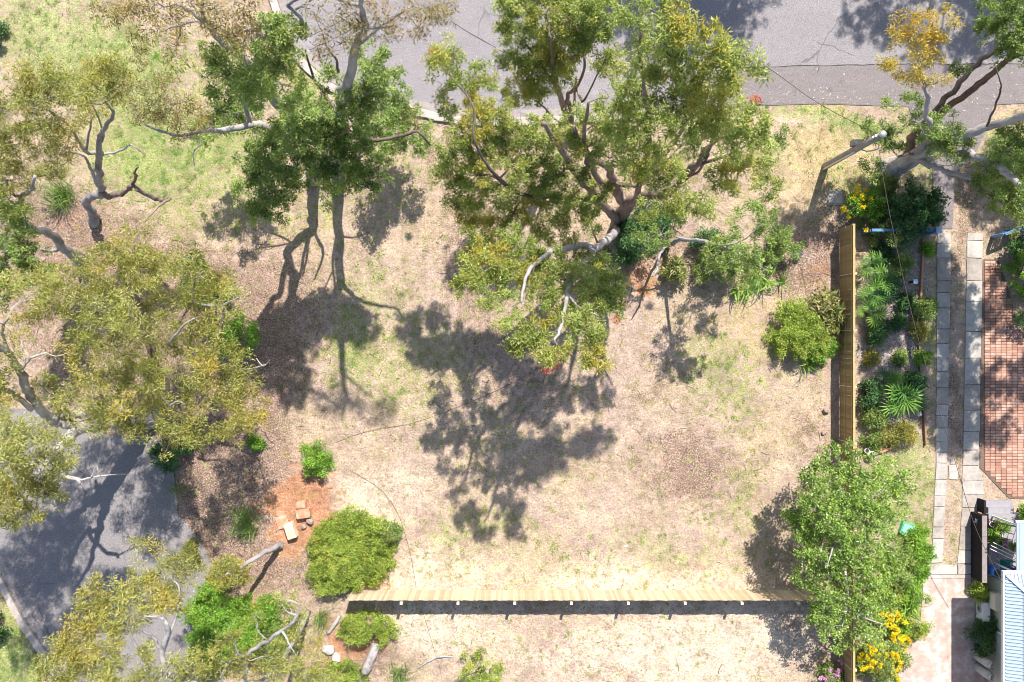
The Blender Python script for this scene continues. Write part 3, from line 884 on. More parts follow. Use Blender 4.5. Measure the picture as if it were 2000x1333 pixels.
tree('gum_tree', 'grey smooth-barked gum tree with sparse brown leaves reaching over the road', 'tree', (660, 352), [
    [(660, 352, 0, .22), (665, 300, 2, .21), (672, 258, 4, .2), (658, 226, 5.5, .19), (670, 190, 7, .17), (687, 133, 9, .15), (693, 93, 10.5, .12), (713, 57, 12, .09), (706, 10, 13, .06), (708, -40, 14, .04)],
    [(693, 93, 10.5, .07), (740, 55, 11.5, .05), (800, 15, 12.5, .03)],
    [(713, 57, 12, .06), (765, 52, 12.5, .03)],
    [(660, 140, 8, .05), (657, 117, 9, .04), (640, 95, 9.6, .03), (630, 65, 10, .02), 'dark'],
    [(632, 182, 6, .05), (615, 155, 6.5, .045), (600, 113, 7.5, .03), (597, 98, 8, .015), 'dark'],
    [(658, 226, 5.5, .06), (632, 182, 6, .05), (620, 205, 6.2, .03), 'dark'],
    [(672, 258, 4, .1), (720, 275, 4.5, .08), (787, 265, 5, .06), (815, 258, 5.2, .05), (840, 283, 5.3, .03), 'dark'],
    [(665, 300, 2, .09), (655, 285, 3, .07), (660, 265, 4, .05), 'white'],
    [(670, 190, 7, .08), (720, 180, 7.5, .06), (745, 150, 8, .04)],
    [(687, 133, 9, .06), (700, 65, 11, .05), (660, 30, 12, .03)],
    [(560, 10, 12, .05), (590, 40, 11.8, .045), (585, 60, 11.5, .04), (578, 70, 11.2, .02)],
    [(706, 10, 13, .05), (610, -10, 12.6, .05), (560, 10, 12, .045)],
], [('crown', 'brown', 0.9, [(655, 55, 12, 42), (690, 25, 12.5, 42), (730, 45, 12.5, 38), (640, 90, 11.5, 28), (745, 15, 13, 33), (770, 60, 12.5, 20), (665, 85, 11.5, 32), (820, 15, 13, 38), (850, 45, 12.8, 40), (820, 60, 12.5, 28), (870, 20, 13, 28), (720, 70, 12, 28), (600, 8, 12.5, 30), (850, 5, 13, 35), (670, 5, 13, 40)]),
    ('crown', 'green', 1.1, [(640, 320, 4, 32), (665, 365, 3, 28), (620, 345, 3, 24), (700, 210, 6.5, 34), (725, 120, 8, 43), (745, 140, 8, 35), (710, 165, 7.5, 40), (745, 175, 7.5, 38), (650, 150, 7, 28), (695, 190, 7, 38), (770, 210, .5, 43), (790, 230, .4, 36), (740, 225, 1.6, 43), (700, 245, 6, 43), (655, 205, 6.5, 38), (640, 250, 6, 43), (680, 280, 5, 48), (730, 275, 1.4, 43),
                               (780, 255, .3, 38), (650, 300, 4.5, 38), (700, 310, 4.5, 46), (660, 330, 4, 36), (625, 240, 6, 36), (760, 300, .5, 34), (720, 350, 3.8, 34), (690, 350, 3.5, 32), (640, 378, 2.6, 22), (810, 290, .2, 28), (825, 262, .3, 26)])],
    'grey', zs=1.0, zo=2.8, rs_=1.1, twig_r=.03)

# multi-stemmed tree on the verge
tree('gum_tree', 'multi-stemmed yellow-green gum tree on the verge right at the kerb', 'tree', (1118, 258), [
    [(1118, 258, 0, .15), (1108, 225, 1.5, .13), (1095, 190, 3.5, .11), (1088, 165, 5, .09), (1080, 120, 7, .06), (1075, 70, 8.5, .04)],
    [(1118, 256, 0.1, .11), (1115, 215, 2, .1), (1108, 185, 3.5, .08), (1125, 172, 4.5, .06), (1142, 130, 6.5, .045), (1135, 90, 7.5, .03)],
    [(1118, 250, 0.3, .08), (1100, 215, 2.4, .08), (1090, 180, 4.2, .07), (1060, 130, 6, .05), (1030, 90, 7.2, .03)],
    [(1110, 245, 1, .06), (1090, 238, 2, .05), (1070, 217, 2.5, .045), (1050, 200, 3.5, .035), (1035, 190, 4, .02), 'brown'],
    [(1073, 257, 1, .045), (1060, 240, 1.6, .04), (1067, 220, 2.2, .03), (1070, 212, 2.6, .02), 'dark'],
    [(1125, 172, 4.5, .05), (1135, 195, 4.8, .05), (1142, 195, 5, .04), (1180, 120, 6.5, .025), 'brown'],
    [(1110, 240, .6, .07), (1120, 205, 2.5, .06), (1125, 150, 5, .04)],
], [('crown', 'gum', 1.15, [(1020, 30, 8, 50), (1070, 20, 8.5, 55), (1120, 40, 8, 55), (1165, 30, 8, 42), (1150, 65, 7.5, 42), (1180, 60, 7.5, 25), (1090, 80, 7.5, 55), (1040, 90, 7, 52), (1010, 110, 6.5, 42), (1020, 155, 5.5, 40), (1055, 145, 5.5, 42), (1000, 190, 4.5, 22), (1040, 185, 4.5, 28), (1090, 140, 6, 34),
                              (1115, 150, 5.5, 18), (985, 60, 7.5, 25), (1000, 5, 8.5, 40), (1110, -5, 8.5, 50), (1180, 115, 6.5, 24), (1200, 122, 6.5, 22), (1168, 130, 6, 18), (1185, 95, 6.5, 18), (1150, 0, 8.5, 40), (1075, 110, 7, 40), (1120, 95, 7.2, 35)])],
    'brown', zo=2.0, rs_=1.05)

# the big tree in the middle
tree('gum_tree', 'largest gum tree, spreading brown limbs and a wide yellow-green crown with golden tips', 'tree', (1210, 442), [
    [(1210, 442, 0, .33), (1218, 415, 1, .3), (1230, 398, 1.8, .24), (1262, 383, 2.8, .2), (1300, 380, 3.5, .17), (1325, 362, 4.3, .14), (1340, 335, 5.2, .12), (1365, 318, 6, .09), (1375, 295, 6.8, .07), (1420, 260, 8, .04)],
    [(1325, 362, 4.3, .07), (1345, 345, 5, .06), (1365, 335, 5.5, .05), (1385, 300, 6.5, .03)],
    [(1220, 404, 1.2, .19), (1207, 374, 2.6, .17), (1197, 347, 3.8, .15), (1185, 325, 4.8, .12), (1150, 305, 5.6, .1), (1140, 270, 6.8, .07), (1150, 200, 8.5, .04)],
    [(1210, 436, 0.3, .21), (1196, 420, 1.2, .19), (1173, 397, 2, .18), (1147, 364, 3.3, .16), (1123, 337, 4.3, .14), (1107, 307, 5.3, .12), (1080, 270, 6.5, .09), (1060, 240, 7.5, .06)],
    [(1207, 385, 2.2, .13), (1163, 340, 4.2, .12), (1143, 300, 5.6, .1), (1120, 250, 7.2, .07)],
    [(1187, 355, 3.5, .09), (1230, 364, 3.8, .085), (1257, 357, 4.2, .07), (1290, 320, 6, .04)],
    [(1257, 357, 4.2, .09), (1280, 320, 5.6, .09), (1310, 287, 7, .08), (1336, 245, 8.5, .06), (1345, 180, 10, .03)],
    [(1240, 390, 2.2, .12), (1262, 320, 5, .1), (1267, 277, 7, .09), (1265, 217, 9, .07), (1255, 150, 11, .04)],
    [(1265, 217, 9, .06), (1250, 120, 10.5, .05), (1252, 70, 11.5, .03)],
    [(1210, 442, .2, .18), (1190, 465, 2, .16), (1160, 488, 3.5, .14), (1150, 508, 4.2, .12), (1130, 520, 4.8, .11), (1112, 550, 5.5, .09), (1106, 590, 6.3, .07), (1095, 640, 7, .05), (1083, 665, 7.3, .03), 'grey'],
    [(1160, 488, 3.5, .12), (1148, 480, 3.8, .12), (1133, 480, 4, .11), (1100, 487, 4.5, .1), (1073, 492, 5, .09), (1033, 528, 5.8, .07), (1022, 565, 6.3, .05), (1018, 590, 6.5, .03), 'grey'],
    [(1110, 575, 6, .05), (1120, 590, 6.3, .04), (1135, 603, 6.6, .03), (1165, 615, 6.8, .02), 'grey'],
    [(1173, 397, 2, .12), (1090, 385, 3.5, .1), (1040, 385, 4.2, .08), (994, 367, 5, .07), (950, 320, 6, .05), (925, 270, 7, .04), (925, 210, 7.2, .03), (880, 150, 7.3, .02), 'dark'],
    [(994, 367, 5, .05), (962, 344, 5.3, .04), (917, 344, 5.6, .025), 'dark'],
    [(1345, 345, 5, .07), (1385, 290, 6.6, .06), (1410, 210, 8.5, .05), (1440, 150, 9.5, .03)],
    [(1430, 300, 7, .05), (1370, 320, 5.9, .06), (1340, 335, 5.2, .07)],
], [('crown', 'gum', 1.0, [(1250, 30, 12.0, 40), (1290, 40, 12.6, 43), (1320, 25, 13.1, 33), (1225, 30, 12.0, 22), (1330, 60, 12.7, 38), (1370, 70, 12.8, 40), (1300, 90, 12.3, 40), (1340, 110, 12.4, 43), (1390, 110, 12.6, 42), (1420, 100, 12.8, 32), (1450, 110, 12.3, 36), (1440, 140, 12.3, 36), (1480, 130, 12.3, 24), (1280, 120, 11.5, 30), (1250, 90, 11.5, 24),
        (1265, 145, 10.7, 36), (1310, 150, 11.4, 46), (1360, 160, 11.7, 46), (1300, 190, 10.8, 42), (1340, 205, 10.9, 46), (1390, 190, 11.6, 46), (1420, 170, 11.8, 30), (1270, 195, 9.8, 36), (1225, 180, 9.5, 28), (1215, 200, 9.0, 26), (1190, 190, 8.5, 28), (1230, 225, 8.5, 40), (1280, 235, 9.0, 42), (1320, 250, 9.6, 42),
        (1370, 235, 10.3, 46), (1410, 225, 10.8, 46), (1450, 215, 10.8, 34), (1460, 245, 10.3, 40), (1400, 265, 10.3, 40), (1440, 285, 9.8, 40), (1480, 270, 9.8, 34), (1500, 300, 9.3, 28), (1350, 275, 9.5, 30), (1470, 320, 8.8, 38), (1430, 330, 8.8, 34), (1410, 350, 8.3, 30), (1420, 370, 7.8, 25), (1240, 265, 8.0, 36), (1200, 250, 8.0, 40),
        (1170, 240, 7.5, 36), (1150, 225, 7.5, 30), (1120, 275, 6.5, 36), (1100, 260, 6.5, 34), (1160, 280, 6.5, 30), (1210, 290, 7.0, 40), (1190, 310, 6.5, 34), (1260, 300, 7.2, 34), (1290, 300, 7.6, 34), (1280, 340, 6.5, 34), (1300, 355, 6.3, 28), (1250, 325, 6.0, 30), (1320, 330, 7.1, 28), (1350, 398, 6.0, 42), (1330, 412, 5.2, 32), (1310, 398, 5.4, 30), (1380, 412, 6.0, 25)]),
    ('crown', 'gum', 1.25, [(1130, 335, 4.6, 34), (1175, 372, 3.4, 26), (1150, 432, 2.6, 26), (1095, 325, 5, 32), (1120, 400, 3.2, 28), (1235, 340, 5, 28), (1262, 408, 3, 24), (1085, 375, 4, 26), (1010, 320, 5.4, 30), (965, 460, 3.4, 30), (1100, 455, 3.2, 30), (1040, 365, 4.4, 24), (1060, 265, 6, 38), (1020, 250, 6, 38), (980, 260, 6, 42), (950, 285, 6, 38), (910, 260, 6.5, 36), (930, 230, 6.5, 36), (970, 225, 6.5, 36), (880, 285, 6, 26), (900, 310, 5.5, 38), (940, 325, 5.5, 36), (990, 300, 5.5, 36), (870, 330, 5, 20), (880, 345, 5, 32), (920, 350, 5, 32), (1000, 360, 5, 28), (960, 370, 4.8, 30),
        (900, 375, 4.5, 28), (1030, 330, 5, 24), (1050, 310, 5.5, 30), (1070, 350, 4.8, 34), (1030, 400, 4, 34), (990, 395, 4.2, 28), (930, 400, 4, 32), (920, 425, 3.6, 32), (960, 430, 3.6, 24), (1090, 400, 3.5, 28), (1150, 405, 3.5, 26), (1060, 440, 3.4, 34), (1000, 440, 3.5, 28), (880, 395, 4, 20), (868, 100, 7.5, 28), (860, 130, 7, 32), (885, 110, 7.5, 22),
        (880, 150, 7, 22), (870, 185, 6.5, 20), (900, 155, 6.5, 22), (930, 150, 6.5, 28), (920, 195, 6, 24), (955, 165, 6.5, 22), (880, 215, 6, 24)]),
    ('crown', 'gum', 1.35, [(1070, 510, 4.8, 32), (1120, 500, 4, 28), (1180, 520, 4.6, 30), (1195, 585, 5.8, 26), (1090, 600, 6, 26), (1060, 620, 6.3, 24), (920, 480, 4.5, 34), (960, 500, 5, 42), (930, 530, 5.5, 42), (905, 550, 5.5, 25), (975, 550, 5.5, 36), (1000, 480, 4.5, 36), (1030, 500, 5, 36), (1000, 530, 5.5, 30), (950, 580, 6, 24), (1040, 540, 5.5, 30), (1080, 540, 5.5, 36), (1060, 570, 6, 36), (1110, 540, 5.5, 28), (1150, 545, 5.5, 36), (1180, 560, 5.5, 36), (1170, 590, 6, 36),
        (1140, 600, 6, 28), (1190, 610, 6, 26), (1000, 600, 6.5, 28), (975, 630, 6.5, 14), (1020, 665, 7, 38), (1050, 660, 7, 26), (1090, 690, 7.3, 28), (1125, 622, 6.5, 30), (1145, 650, 7, 32), (1165, 660, 7, 28), (1170, 700, 7.3, 27), (1150, 716, 7.2, 20), (1078, 700, 7.3, 20), (1105, 630, 6.5, 18), (1055, 690, 7.1, 20)])],
    'brown', tips=[(1205, 627, 6.2, 10), (1066, 720, 7.3, 9), (1082, 719, 7.3, 8), (1473, 188, 9, 12), (1480, 200, 9, 9), (1293, 155, 11, 9), (930, 168, 7, 10), (846, 103, 7.6, 7), (842, 118, 7.3, 5), (1240, 335, 7, 8), (1245, 355, 6, 7)], sub_twigs=3, zs=1.12, zo=2.9, rs_=1.06, twig_r=.03)

tree('sapling', 'slender young tree with a pale forked stem among the shrubs behind the lot edge', 'tree', (1303, 480), [
    [(1303, 480, 0, .1), (1325, 470, 1.6, .09), (1360, 470, 3, .08), (1405, 480, 4.6, .06), (1450, 498, 6, .03)],
    [(1303, 480, .3, .07), (1287, 500, 1.2, .06), (1283, 528, 2, .05), (1275, 540, 2.4, .025), 'grey'],
    [(1405, 480, 4.6, .04), (1450, 470, 5.2, .035), (1485, 440, 5.8, .02)],
], [('crown', 'green', .9, [(1440, 490, 6, 40), (1470, 512, 5.8, 36), (1410, 490, 5, 34), (1455, 530, 5.6, 26), (1490, 400, 4.5, 30), (1500, 355, 5, 28), (1510, 265, 6.2, 28), (1460, 430, 5, 36), (1500, 445, 5.2, 28), (1262, 470, 3, 25), (1290, 460, 3, 22)])], 'grey')

# the leaning tree by the neighbouring driveway
tree('gum_tree', 'thick pale gum tree leaning across the neighbouring driveway, golden foliage on one branch', 'tree', (1738, 332), [
    [(1738, 332, 0, .42), (1765, 318, 1.0, .40), (1795, 303, 2.2, .36), (1822, 290, 3.2, .3), (1850, 278, 4.1, .21), (1890, 262, 5, .18), (1940, 245, 6, .16), (2000, 228, 7.2, .14), (2080, 205, 8.4, .1), (2180, 190, 9.5, .06)],
    [(1815, 295, 3, .2), (1860, 300, 4, .17), (1900, 305, 4.6, .165), (1935, 315, 5.2, .15), (1970, 340, 5.8, .14), (2000, 370, 6.3, .12), (2060, 430, 7.2, .1), (2150, 480, 8.2, .05)],
    [(1795, 312, 2.4, .14), (1830, 328, 3.2, .11), (1865, 340, 3.8, .09), (1900, 352, 4.3, .05), 'grey'],
    [(1795, 298, 2.5, .16), (1810, 265, 4, .12), (1815, 245, 4.8, .11), (1808, 225, 5.4, .1), (1812, 190, 6, .08), (1800, 150, 6.6, .05), (1790, 110, 7.2, .03), 'grey'],
    [(1765, 318, 1.2, .2), (1778, 285, 2, .18), (1790, 257, 2.6, .17), (1840, 220, 3.4, .15), (1900, 174, 4.6, .13), (1950, 134, 5.6, .11), (2000, 97, 6.4, .09), (2060, 60, 7.2, .05), 'red'],
    [(1790, 257, 2.6, .12), (1838, 204, 3.6, .12), (1877, 160, 4.5, .11), (1917, 117, 5.4, .1), (1967, 90, 6.2, .08), (2010, 60, 6.8, .04), 'brown'],
    [(1927, 247, 6, .05), (1950, 190, 7, .04), (1954, 167, 7.5, .03), (1945, 130, 8, .015), 'dark'],
    [(1790, 300, 2.2, .07), (1760, 305, 2.8, .05), (1735, 318, 3.2, .035), (1715, 318, 3.5, .02), 'brown'],
], [('crown', 'gold', 1.0, [(1760, 60, 7.4, 28), (1790, 50, 7.8, 36), (1830, 45, 7.8, 32), (1858, 50, 7.8, 20), (1750, 100, 7.2, 32), (1790, 95, 7.5, 34), (1828, 90, 7.5, 32), (1740, 125, 7, 25), (1785, 140, 6.9, 28), (1820, 130, 7, 28), (1845, 150, 6.6, 15), (1770, 158, 6.6, 15), (1805, 165, 6.4, 18)]),
    ('crown', 'green', 1.0, [(1940, 20, 7, 40), (1975, 40, 7.2, 42), (1990, 80, 7, 38), (1950, 70, 6.6, 36), (1930, 50, 6.6, 22), (1965, 110, 6.4, 26), (2010, 20, 7.5, 50), (1870, 135, 5.2, 20), (1735, 205, 3.4, 16), (1785, 200, 4.5, 22), (1845, 250, 4.8, 36), (1858, 280, 4.8, 36), (1828, 275, 4.6, 28), (1720, 260, 3.2, 30),
        (1700, 250, 3.2, 16), (1735, 285, 3.0, 26), (1780, 235, 4, 20), (1700, 330, 3, 22), (1970, 265, 5.4, 36), (1960, 300, 5.4, 40), (1990, 310, 5.4, 38), (1940, 350, 4.8, 36), (1960, 380, 4.4, 40), (1920, 360, 4.4, 26), (1990, 395, 4.4, 36), (2030, 60, 7.4, 50), (2080, 20, 7.6, 60), (2050, 110, 7, 50), (2030, 280, 5.8, 50), (2012, 335, 8, 40), (2028, 385, 8, 44), (2015, 430, 8, 38), (2045, 455, 8, 44), (2050, 330, 8, 44)]),
    ('crown', 'green', 1.5, cl_poly([(2055, -60), (2330, -120), (2420, 600), (2110, 600), (2040, 300)], 78, 6.5, 9, 52, 5))],
    'white', sub_twigs=3)

# left edge
tree('gum_tree', 'crooked half-bare gum tree on the grassy corner with twisting grey branches', 'tree', (184, 437), [
    [(184, 437, 0, .19), (180, 414, .8, .185), (167, 397, 1.6, .18), (177, 384, 2.3, .17), (197, 377, 3, .16), (195, 350, 4, .14), (192, 320, 5, .13), (195, 300, 5.8, .12), (192, 275, 6.6, .1), (205, 250, 7.4, .08), (222, 222, 8.2, .06), (207, 200, 8.8, .04), (218, 175, 9.5, .03)],
    [(197, 377, 3, .13), (222, 381, 3.4, .12), (245, 372, 3.9, .115), (258, 364, 4.2, .1), (285, 380, 4.6, .085), (315, 392, 5, .075), (330, 388, 5.2, .065), (305, 408, 5.6, .04), (283, 433, 6, .02), 'brown'],
    [(258, 364, 4.2, .07), (265, 345, 5, .055), (263, 338, 5.3, .045), (270, 326, 5.6, .025), 'brown'],
    [(195, 300, 5.8, .09), (168, 295, 6.2, .07), (150, 270, 6.8, .06), (135, 245, 7.5, .04), (110, 230, 8, .03)],
    [(190, 360, 3.7, .08), (182, 340, 4.4, .07), (172, 318, 5.2, .055), (160, 303, 5.8, .045), (128, 296, 6.4, .03), 'white'],
    [(198, 305, 5.6, .05), (240, 293, 6.2, .04), (255, 283, 6.5, .03), (285, 305, 6.8, .015), 'white'],
    [(195, 280, 6.4, .05), (203, 265, 6.9, .045), (190, 225, 7.8, .03), (180, 205, 8.4, .02)],
    [(168, 295, 6.2, .05), (178, 240, 7.4, .035), (185, 225, 7.9, .02)],
    [(60, 200, 8.8, .04), (110, 230, 8, .05), (60, 260, 8.2, .04)],
], [('crown', 'olive', 1.0, [(60, 150, 9, 42), (100, 160, 9.5, 46), (30, 180, 9, 42), (80, 200, 9, 46), (130, 170, 9.5, 42), (190, 130, 10, 36), (230, 122, 10, 28), (160, 210, 9, 36), (30, 240, 8.5, 46), (80, 250, 8.5, 46), (130, 240, 8.5, 36), (40, 300, 8, 46), (90, 300, 8, 42), (130, 290, 7.5, 24),
        (60, 340, 7.5, 34), (20, 350, 8, 36), (200, 160, 9.5, 40), (240, 165, 9.5, 30), (110, 340, 6.5, 25), (215, 190, 9, 22), (5, 215, 9, 40), (5, 290, 8.6, 40), (170, 175, 9.4, 35)])],
    'grey')

tree('gum_tree', 'stout white-limbed gum tree beside the spiky grass clump, arching over the picture edge', 'tree', (160, 524), [
    [(160, 524, 0, .2), (137, 496, 1.9, .19), (122, 486, 2.5, .18), (115, 472, 3.2, .17), (98, 457, 4, .16), (57, 443, 5, .14), (32, 420, 6, .12), (43, 387, 7, .1), (63, 367, 7.6, .07), (67, 343, 8.2, .05)],
    [(122, 486, 2.5, .08), (100, 491, 3, .06), (75, 486, 3.4, .045)],
    [(130, 490, 2.2, .07), (150, 493, 2.6, .05), (166, 500, 3, .03)],
    [(57, 443, 5, .1), (10, 470, 6, .08), (-30, 500, 7, .06)],
    [(43, 387, 7, .07), (20, 375, 7.5, .05), (10, 350, 8, .03)],
], [('crown', 'green', 1.0, [(20, 395, 7.5, 40), (15, 450, 7, 36), (40, 480, 6.5, 36), (20, 520, 6, 40), (70, 520, 5.5, 34), (10, 560, 6, 36), (45, 430, 6.8, 25), (0, 420, 7.5, 36)])], 'white')

olive = [(0, 560), (60, 540), (180, 478), (290, 465), (400, 510), (470, 590), (500, 640), (480, 720), (515, 790), (520, 840), (470, 835), (420, 870), (330, 862), (200, 838), (130, 790), (60, 700), (0, 640)]
allc = [c for c in cl_poly(olive, 38, 5.0, 8.4, 34, 3) if random.random() > .16 and not (c[0] < 135 and c[1] > 655) and not (math.hypot(c[0] - 465, c[1] - 655) < 38) and not (math.hypot(c[0] - 425, c[1] - 578) < 25)]
c_in = [c for c in allc if c[0] >= 255]; c_out = [c for c in allc if c[0] < 255]
for c_, lim in ((c_in, 0),):
    c_in = [(x, y, z - max(0, (x - 400) / 120) * 1.8, r) for x, y, z, r in c_in]
    c_out = [(x, y, z + 2.2, r) for x, y, z, r in c_out]
tree('gum_tree', 'broad olive-yellow gum tree with a dense flat crown, dead sticks poking through', 'tree', (352, 872), [
    [(352, 872, 0, .3), (335, 810, 2.6, .27), (315, 750, 4.2, .22), (290, 670, 5.8, .14), (270, 600, 7, .09), (250, 540, 8, .05)],
    [(335, 810, 2.6, .17), (380, 740, 4, .13), (420, 670, 5, .09), (440, 600, 6, .05)],
    [(315, 750, 4.2, .14), (270, 720, 5.4, .1), (230, 690, 6.6, .06)],
    [(380, 740, 4, .1), (440, 740, 4.4, .07), (490, 760, 4.8, .04)],
    [(440, 600, 6, .05), (380, 590, 7, .045), (379, 560, 7.6, .04), (382, 545, 8, .03), (397, 530, 8.4, .015), 'white'],
    [(382, 545, 8, .025), (392, 540, 8.3, .02), (400, 545, 8.5, .01), 'white'],
    [(330, 670, 7, .05), (345, 653, 7.6, .05), (360, 635, 8, .04), (380, 622, 8.3, .02), 'white'],
    [(415, 605, 6.6, .03), (432, 597, 7, .025), (458, 585, 7.4, .02), (478, 576, 7.6, .012), 'white'],
    [(325, 850, 5, .07), (330, 820, 6.5, .06), (330, 795, 7.6, .045), (318, 778, 8.2, .02), 'grey'],
    [(330, 795, 7.6, .04), (345, 785, 8, .03), (362, 790, 8.2, .012), 'grey'],
    [(392, 790, 6, .04), (405, 780, 6.6, .035), (420, 770, 7, .015), 'white'],
    [(375, 690, 7, .03), (400, 683, 7.2, .025), (425, 674, 7.4, .012), 'grey'],
    [(450, 715, 5, .03), (480, 722, 5.2, .025), (520, 712, 5.2, .012), 'white'],
    [(500, 700, 4.6, .02), (515, 715, 4.8, .02), (527, 703, 5, .01), 'white'],
], [('crown', 'olive', .95, c_in)], 'brown', sub_twigs=3)

tree('gum_tree', 'big white-barked gum tree over the lower road, thick pale limbs forking above its shadow', 'tree', (300, 815), [
    [(300, 815, 0, .40), (255, 817, 1.7, .36), (197, 829, 3.5, .28), (157, 835, 4.5, .25), (132, 855, 5.3, .2), (112, 878, 5.9, .15), (70, 925, 7, .1), (20, 950, 8, .06)],
    [(157, 835, 4.5, .2), (125, 828, 5.2, .19), (97, 820, 5.8, .18), (67, 785, 6.8, .17), (50, 755, 7.6, .15), (40, 725, 8.3, .14), (20, 692, 9.1, .12), (-10, 675, 10, .09), (-60, 650, 11, .06)],
    [(285, 810, .7, .26), (230, 802, 2.6, .24), (190, 800, 3.8, .22), (167, 806, 4.4, .2), (130, 812, 5.2, .19), (97, 821, 5.8, .18)],
    [(63, 800, 6.8, .11), (40, 783, 7.4, .1), (17, 765, 8, .08), (-30, 740, 9, .05)],
    [(40, 725, 8.3, .06), (60, 700, 8.6, .05), (90, 690, 8.8, .03)],
    [(20, 692, 9.1, .06), (5, 650, 9.6, .05), (15, 620, 10, .03), 'grey'],
    [(75, 860, 6.5, .1), (90, 890, 6.3, .095), (123, 925, 6, .08), (150, 938, 5.9, .07), (158, 947, 5.8, .05)],
    [(150, 938, 5.9, .05), (172, 935, 5.8, .035), (200, 929, 5.6, .028), (250, 926, 5.4, .012)],
    [(178, 934, 5.8, .02), (188, 910, 6, .015), (192, 925, 6, .008)],
    [(112, 878, 5.9, .09), (85, 870, 6.3, .1), (75, 860, 6.5, .1), (20, 900, 7.4, .07), (-20, 945, 8.2, .05)],
    [(90, 740, 6.6, .07), (103, 765, 6.4, .09), (112, 790, 5.6, .1), (118, 815, 5.4, .1), 'red'],
], [('crown', 'olive', 1.3, [(20, 830, 11, 44), (60, 870, 11, 44), (20, 890, 11, 44), (80, 920, 9, 42), (112, 900, 10, 32), (40, 950, 9.6, 46), (10, 960, 10, 42), (92, 962, 9, 30), (60, 1000, 9, 30), (20, 1005, 9.5, 30), (132, 885, 10, 24), (-20, 700, 10, 50), (-40, 800, 9.5, 60), (-40, 900, 9, 60), (-60, 620, 10, 60), (10, 760, 8.6, 30), (90, 760, 7, 30), (110, 848, 10, 24), (-90, 760, 10, 65), (-120, 840, 10, 65), (-150, 690, 10.5, 65), (-60, 870, 9.5, 55), (-180, 780, 10.5, 65), (-110, 920, 9.5, 55), (-170, 880, 10, 60), (-40, 740, 10, 50), (-220, 840, 10, 65), (-60, 1010, 10, 55), (-95, 1060, 10, 55), (-120, 985, 10, 60), (-40, 960, 10, 45), (-160, 1060, 10.5, 60)]),
    ('crown', 'olive', .9, c_out)], 'white', sub_twigs=3)

# lower edge
tree('gum_tree', 'leaning grey trunk with a small olive top between the red soil and the lower road', 'tree', (548, 1062), [
    [(548, 1062, 0, .12), (525, 1076, 1.0, .115), (498, 1090, 2.1, .10), (462, 1112, 3.2, .07), (440, 1124, 3.8, .04)],
], [('crown', 'olive', 1.0, [(450, 1112, 3.6, 26), (428, 1130, 3.9, 24), (470, 1128, 3.3, 18), (440, 1095, 3.8, 18), (410, 1115, 4, 16)])], 'grey')

tree('gum_tree', 'white-branched gum tree at the lower road with open olive foliage and bare forked tops', 'tree', (425, 1352), [
    [(425, 1352, 0, .2), (424, 1352, 3, .17), (415, 1350, 5.5, .14), (400, 1337, 7.2, .12), (334, 1320, 8.4, .11), (324, 1305, 8.7, .1), (317, 1278, 9.0, .095), (322, 1255, 9.3, .085), (327, 1228, 9.6, .075), (317, 1208, 9.8, .06), (287, 1202, 10, .05), (260, 1198, 10.2, .03), (252, 1182, 10.4, .02)],
    [(317, 1278, 8.9, .07), (308, 1260, 9.2, .06), (300, 1245, 9.4, .05), (277, 1232, 9.8, .035), (270, 1218, 10, .02)],
    [(328, 1312, 8.5, .08), (300, 1308, 8.6, .07), (270, 1330, 9, .06), (235, 1345, 9.4, .04)],
    [(300, 1308, 8.6, .06), (280, 1285, 9, .05), (255, 1240, 9.6, .04), (250, 1210, 10, .03)],
    [(300, 1308, 8.6, .045), (240, 1308, 9.3, .04), (190, 1288, 9.8, .03), (155, 1304, 10.2, .015)],
    [(327, 1228, 9.6, .03), (318, 1205, 9.9, .025), (320, 1195, 10, .012)],
    [(240, 1308, 9.3, .03), (195, 1268, 10, .03), (165, 1263, 10.2, .015)],
    [(317, 1278, 9, .06), (345, 1200, 9.3, .045), (350, 1150, 9.3, .03), (335, 1130, 9.2, .02)],
], [('crown', 'olive', 1.25, [(240, 1180, 10, 46), (200, 1160, 10, 36), (280, 1150, 9.5, 36), (330, 1130, 9, 42), (340, 1108, 9, 24), (368, 1122, 8.5, 24), (310, 1170, 9.5, 32), (180, 1200, 10, 36), (190, 1240, 10, 42), (240, 1230, 9.8, 34), (150, 1260, 10.5, 42), (110, 1290, 10.5, 42), (170, 1310, 10, 46), (230, 1300, 9.5, 42),
        (100, 1325, 10.5, 36), (280, 1290, 9, 28), (345, 1170, 9, 30), (390, 1290, 8, 28), (270, 1118, 9.5, 14), (298, 1062, 9, 12), (266, 1066, 9, 12), (290, 1190, 9.6, 28), (340, 1290, 8.5, 25), (120, 1340, 10.5, 40), (210, 1345, 10, 50), (300, 1345, 9, 40), (215, 1200, 10, 30), (370, 1330, 8, 30)])], 'white')

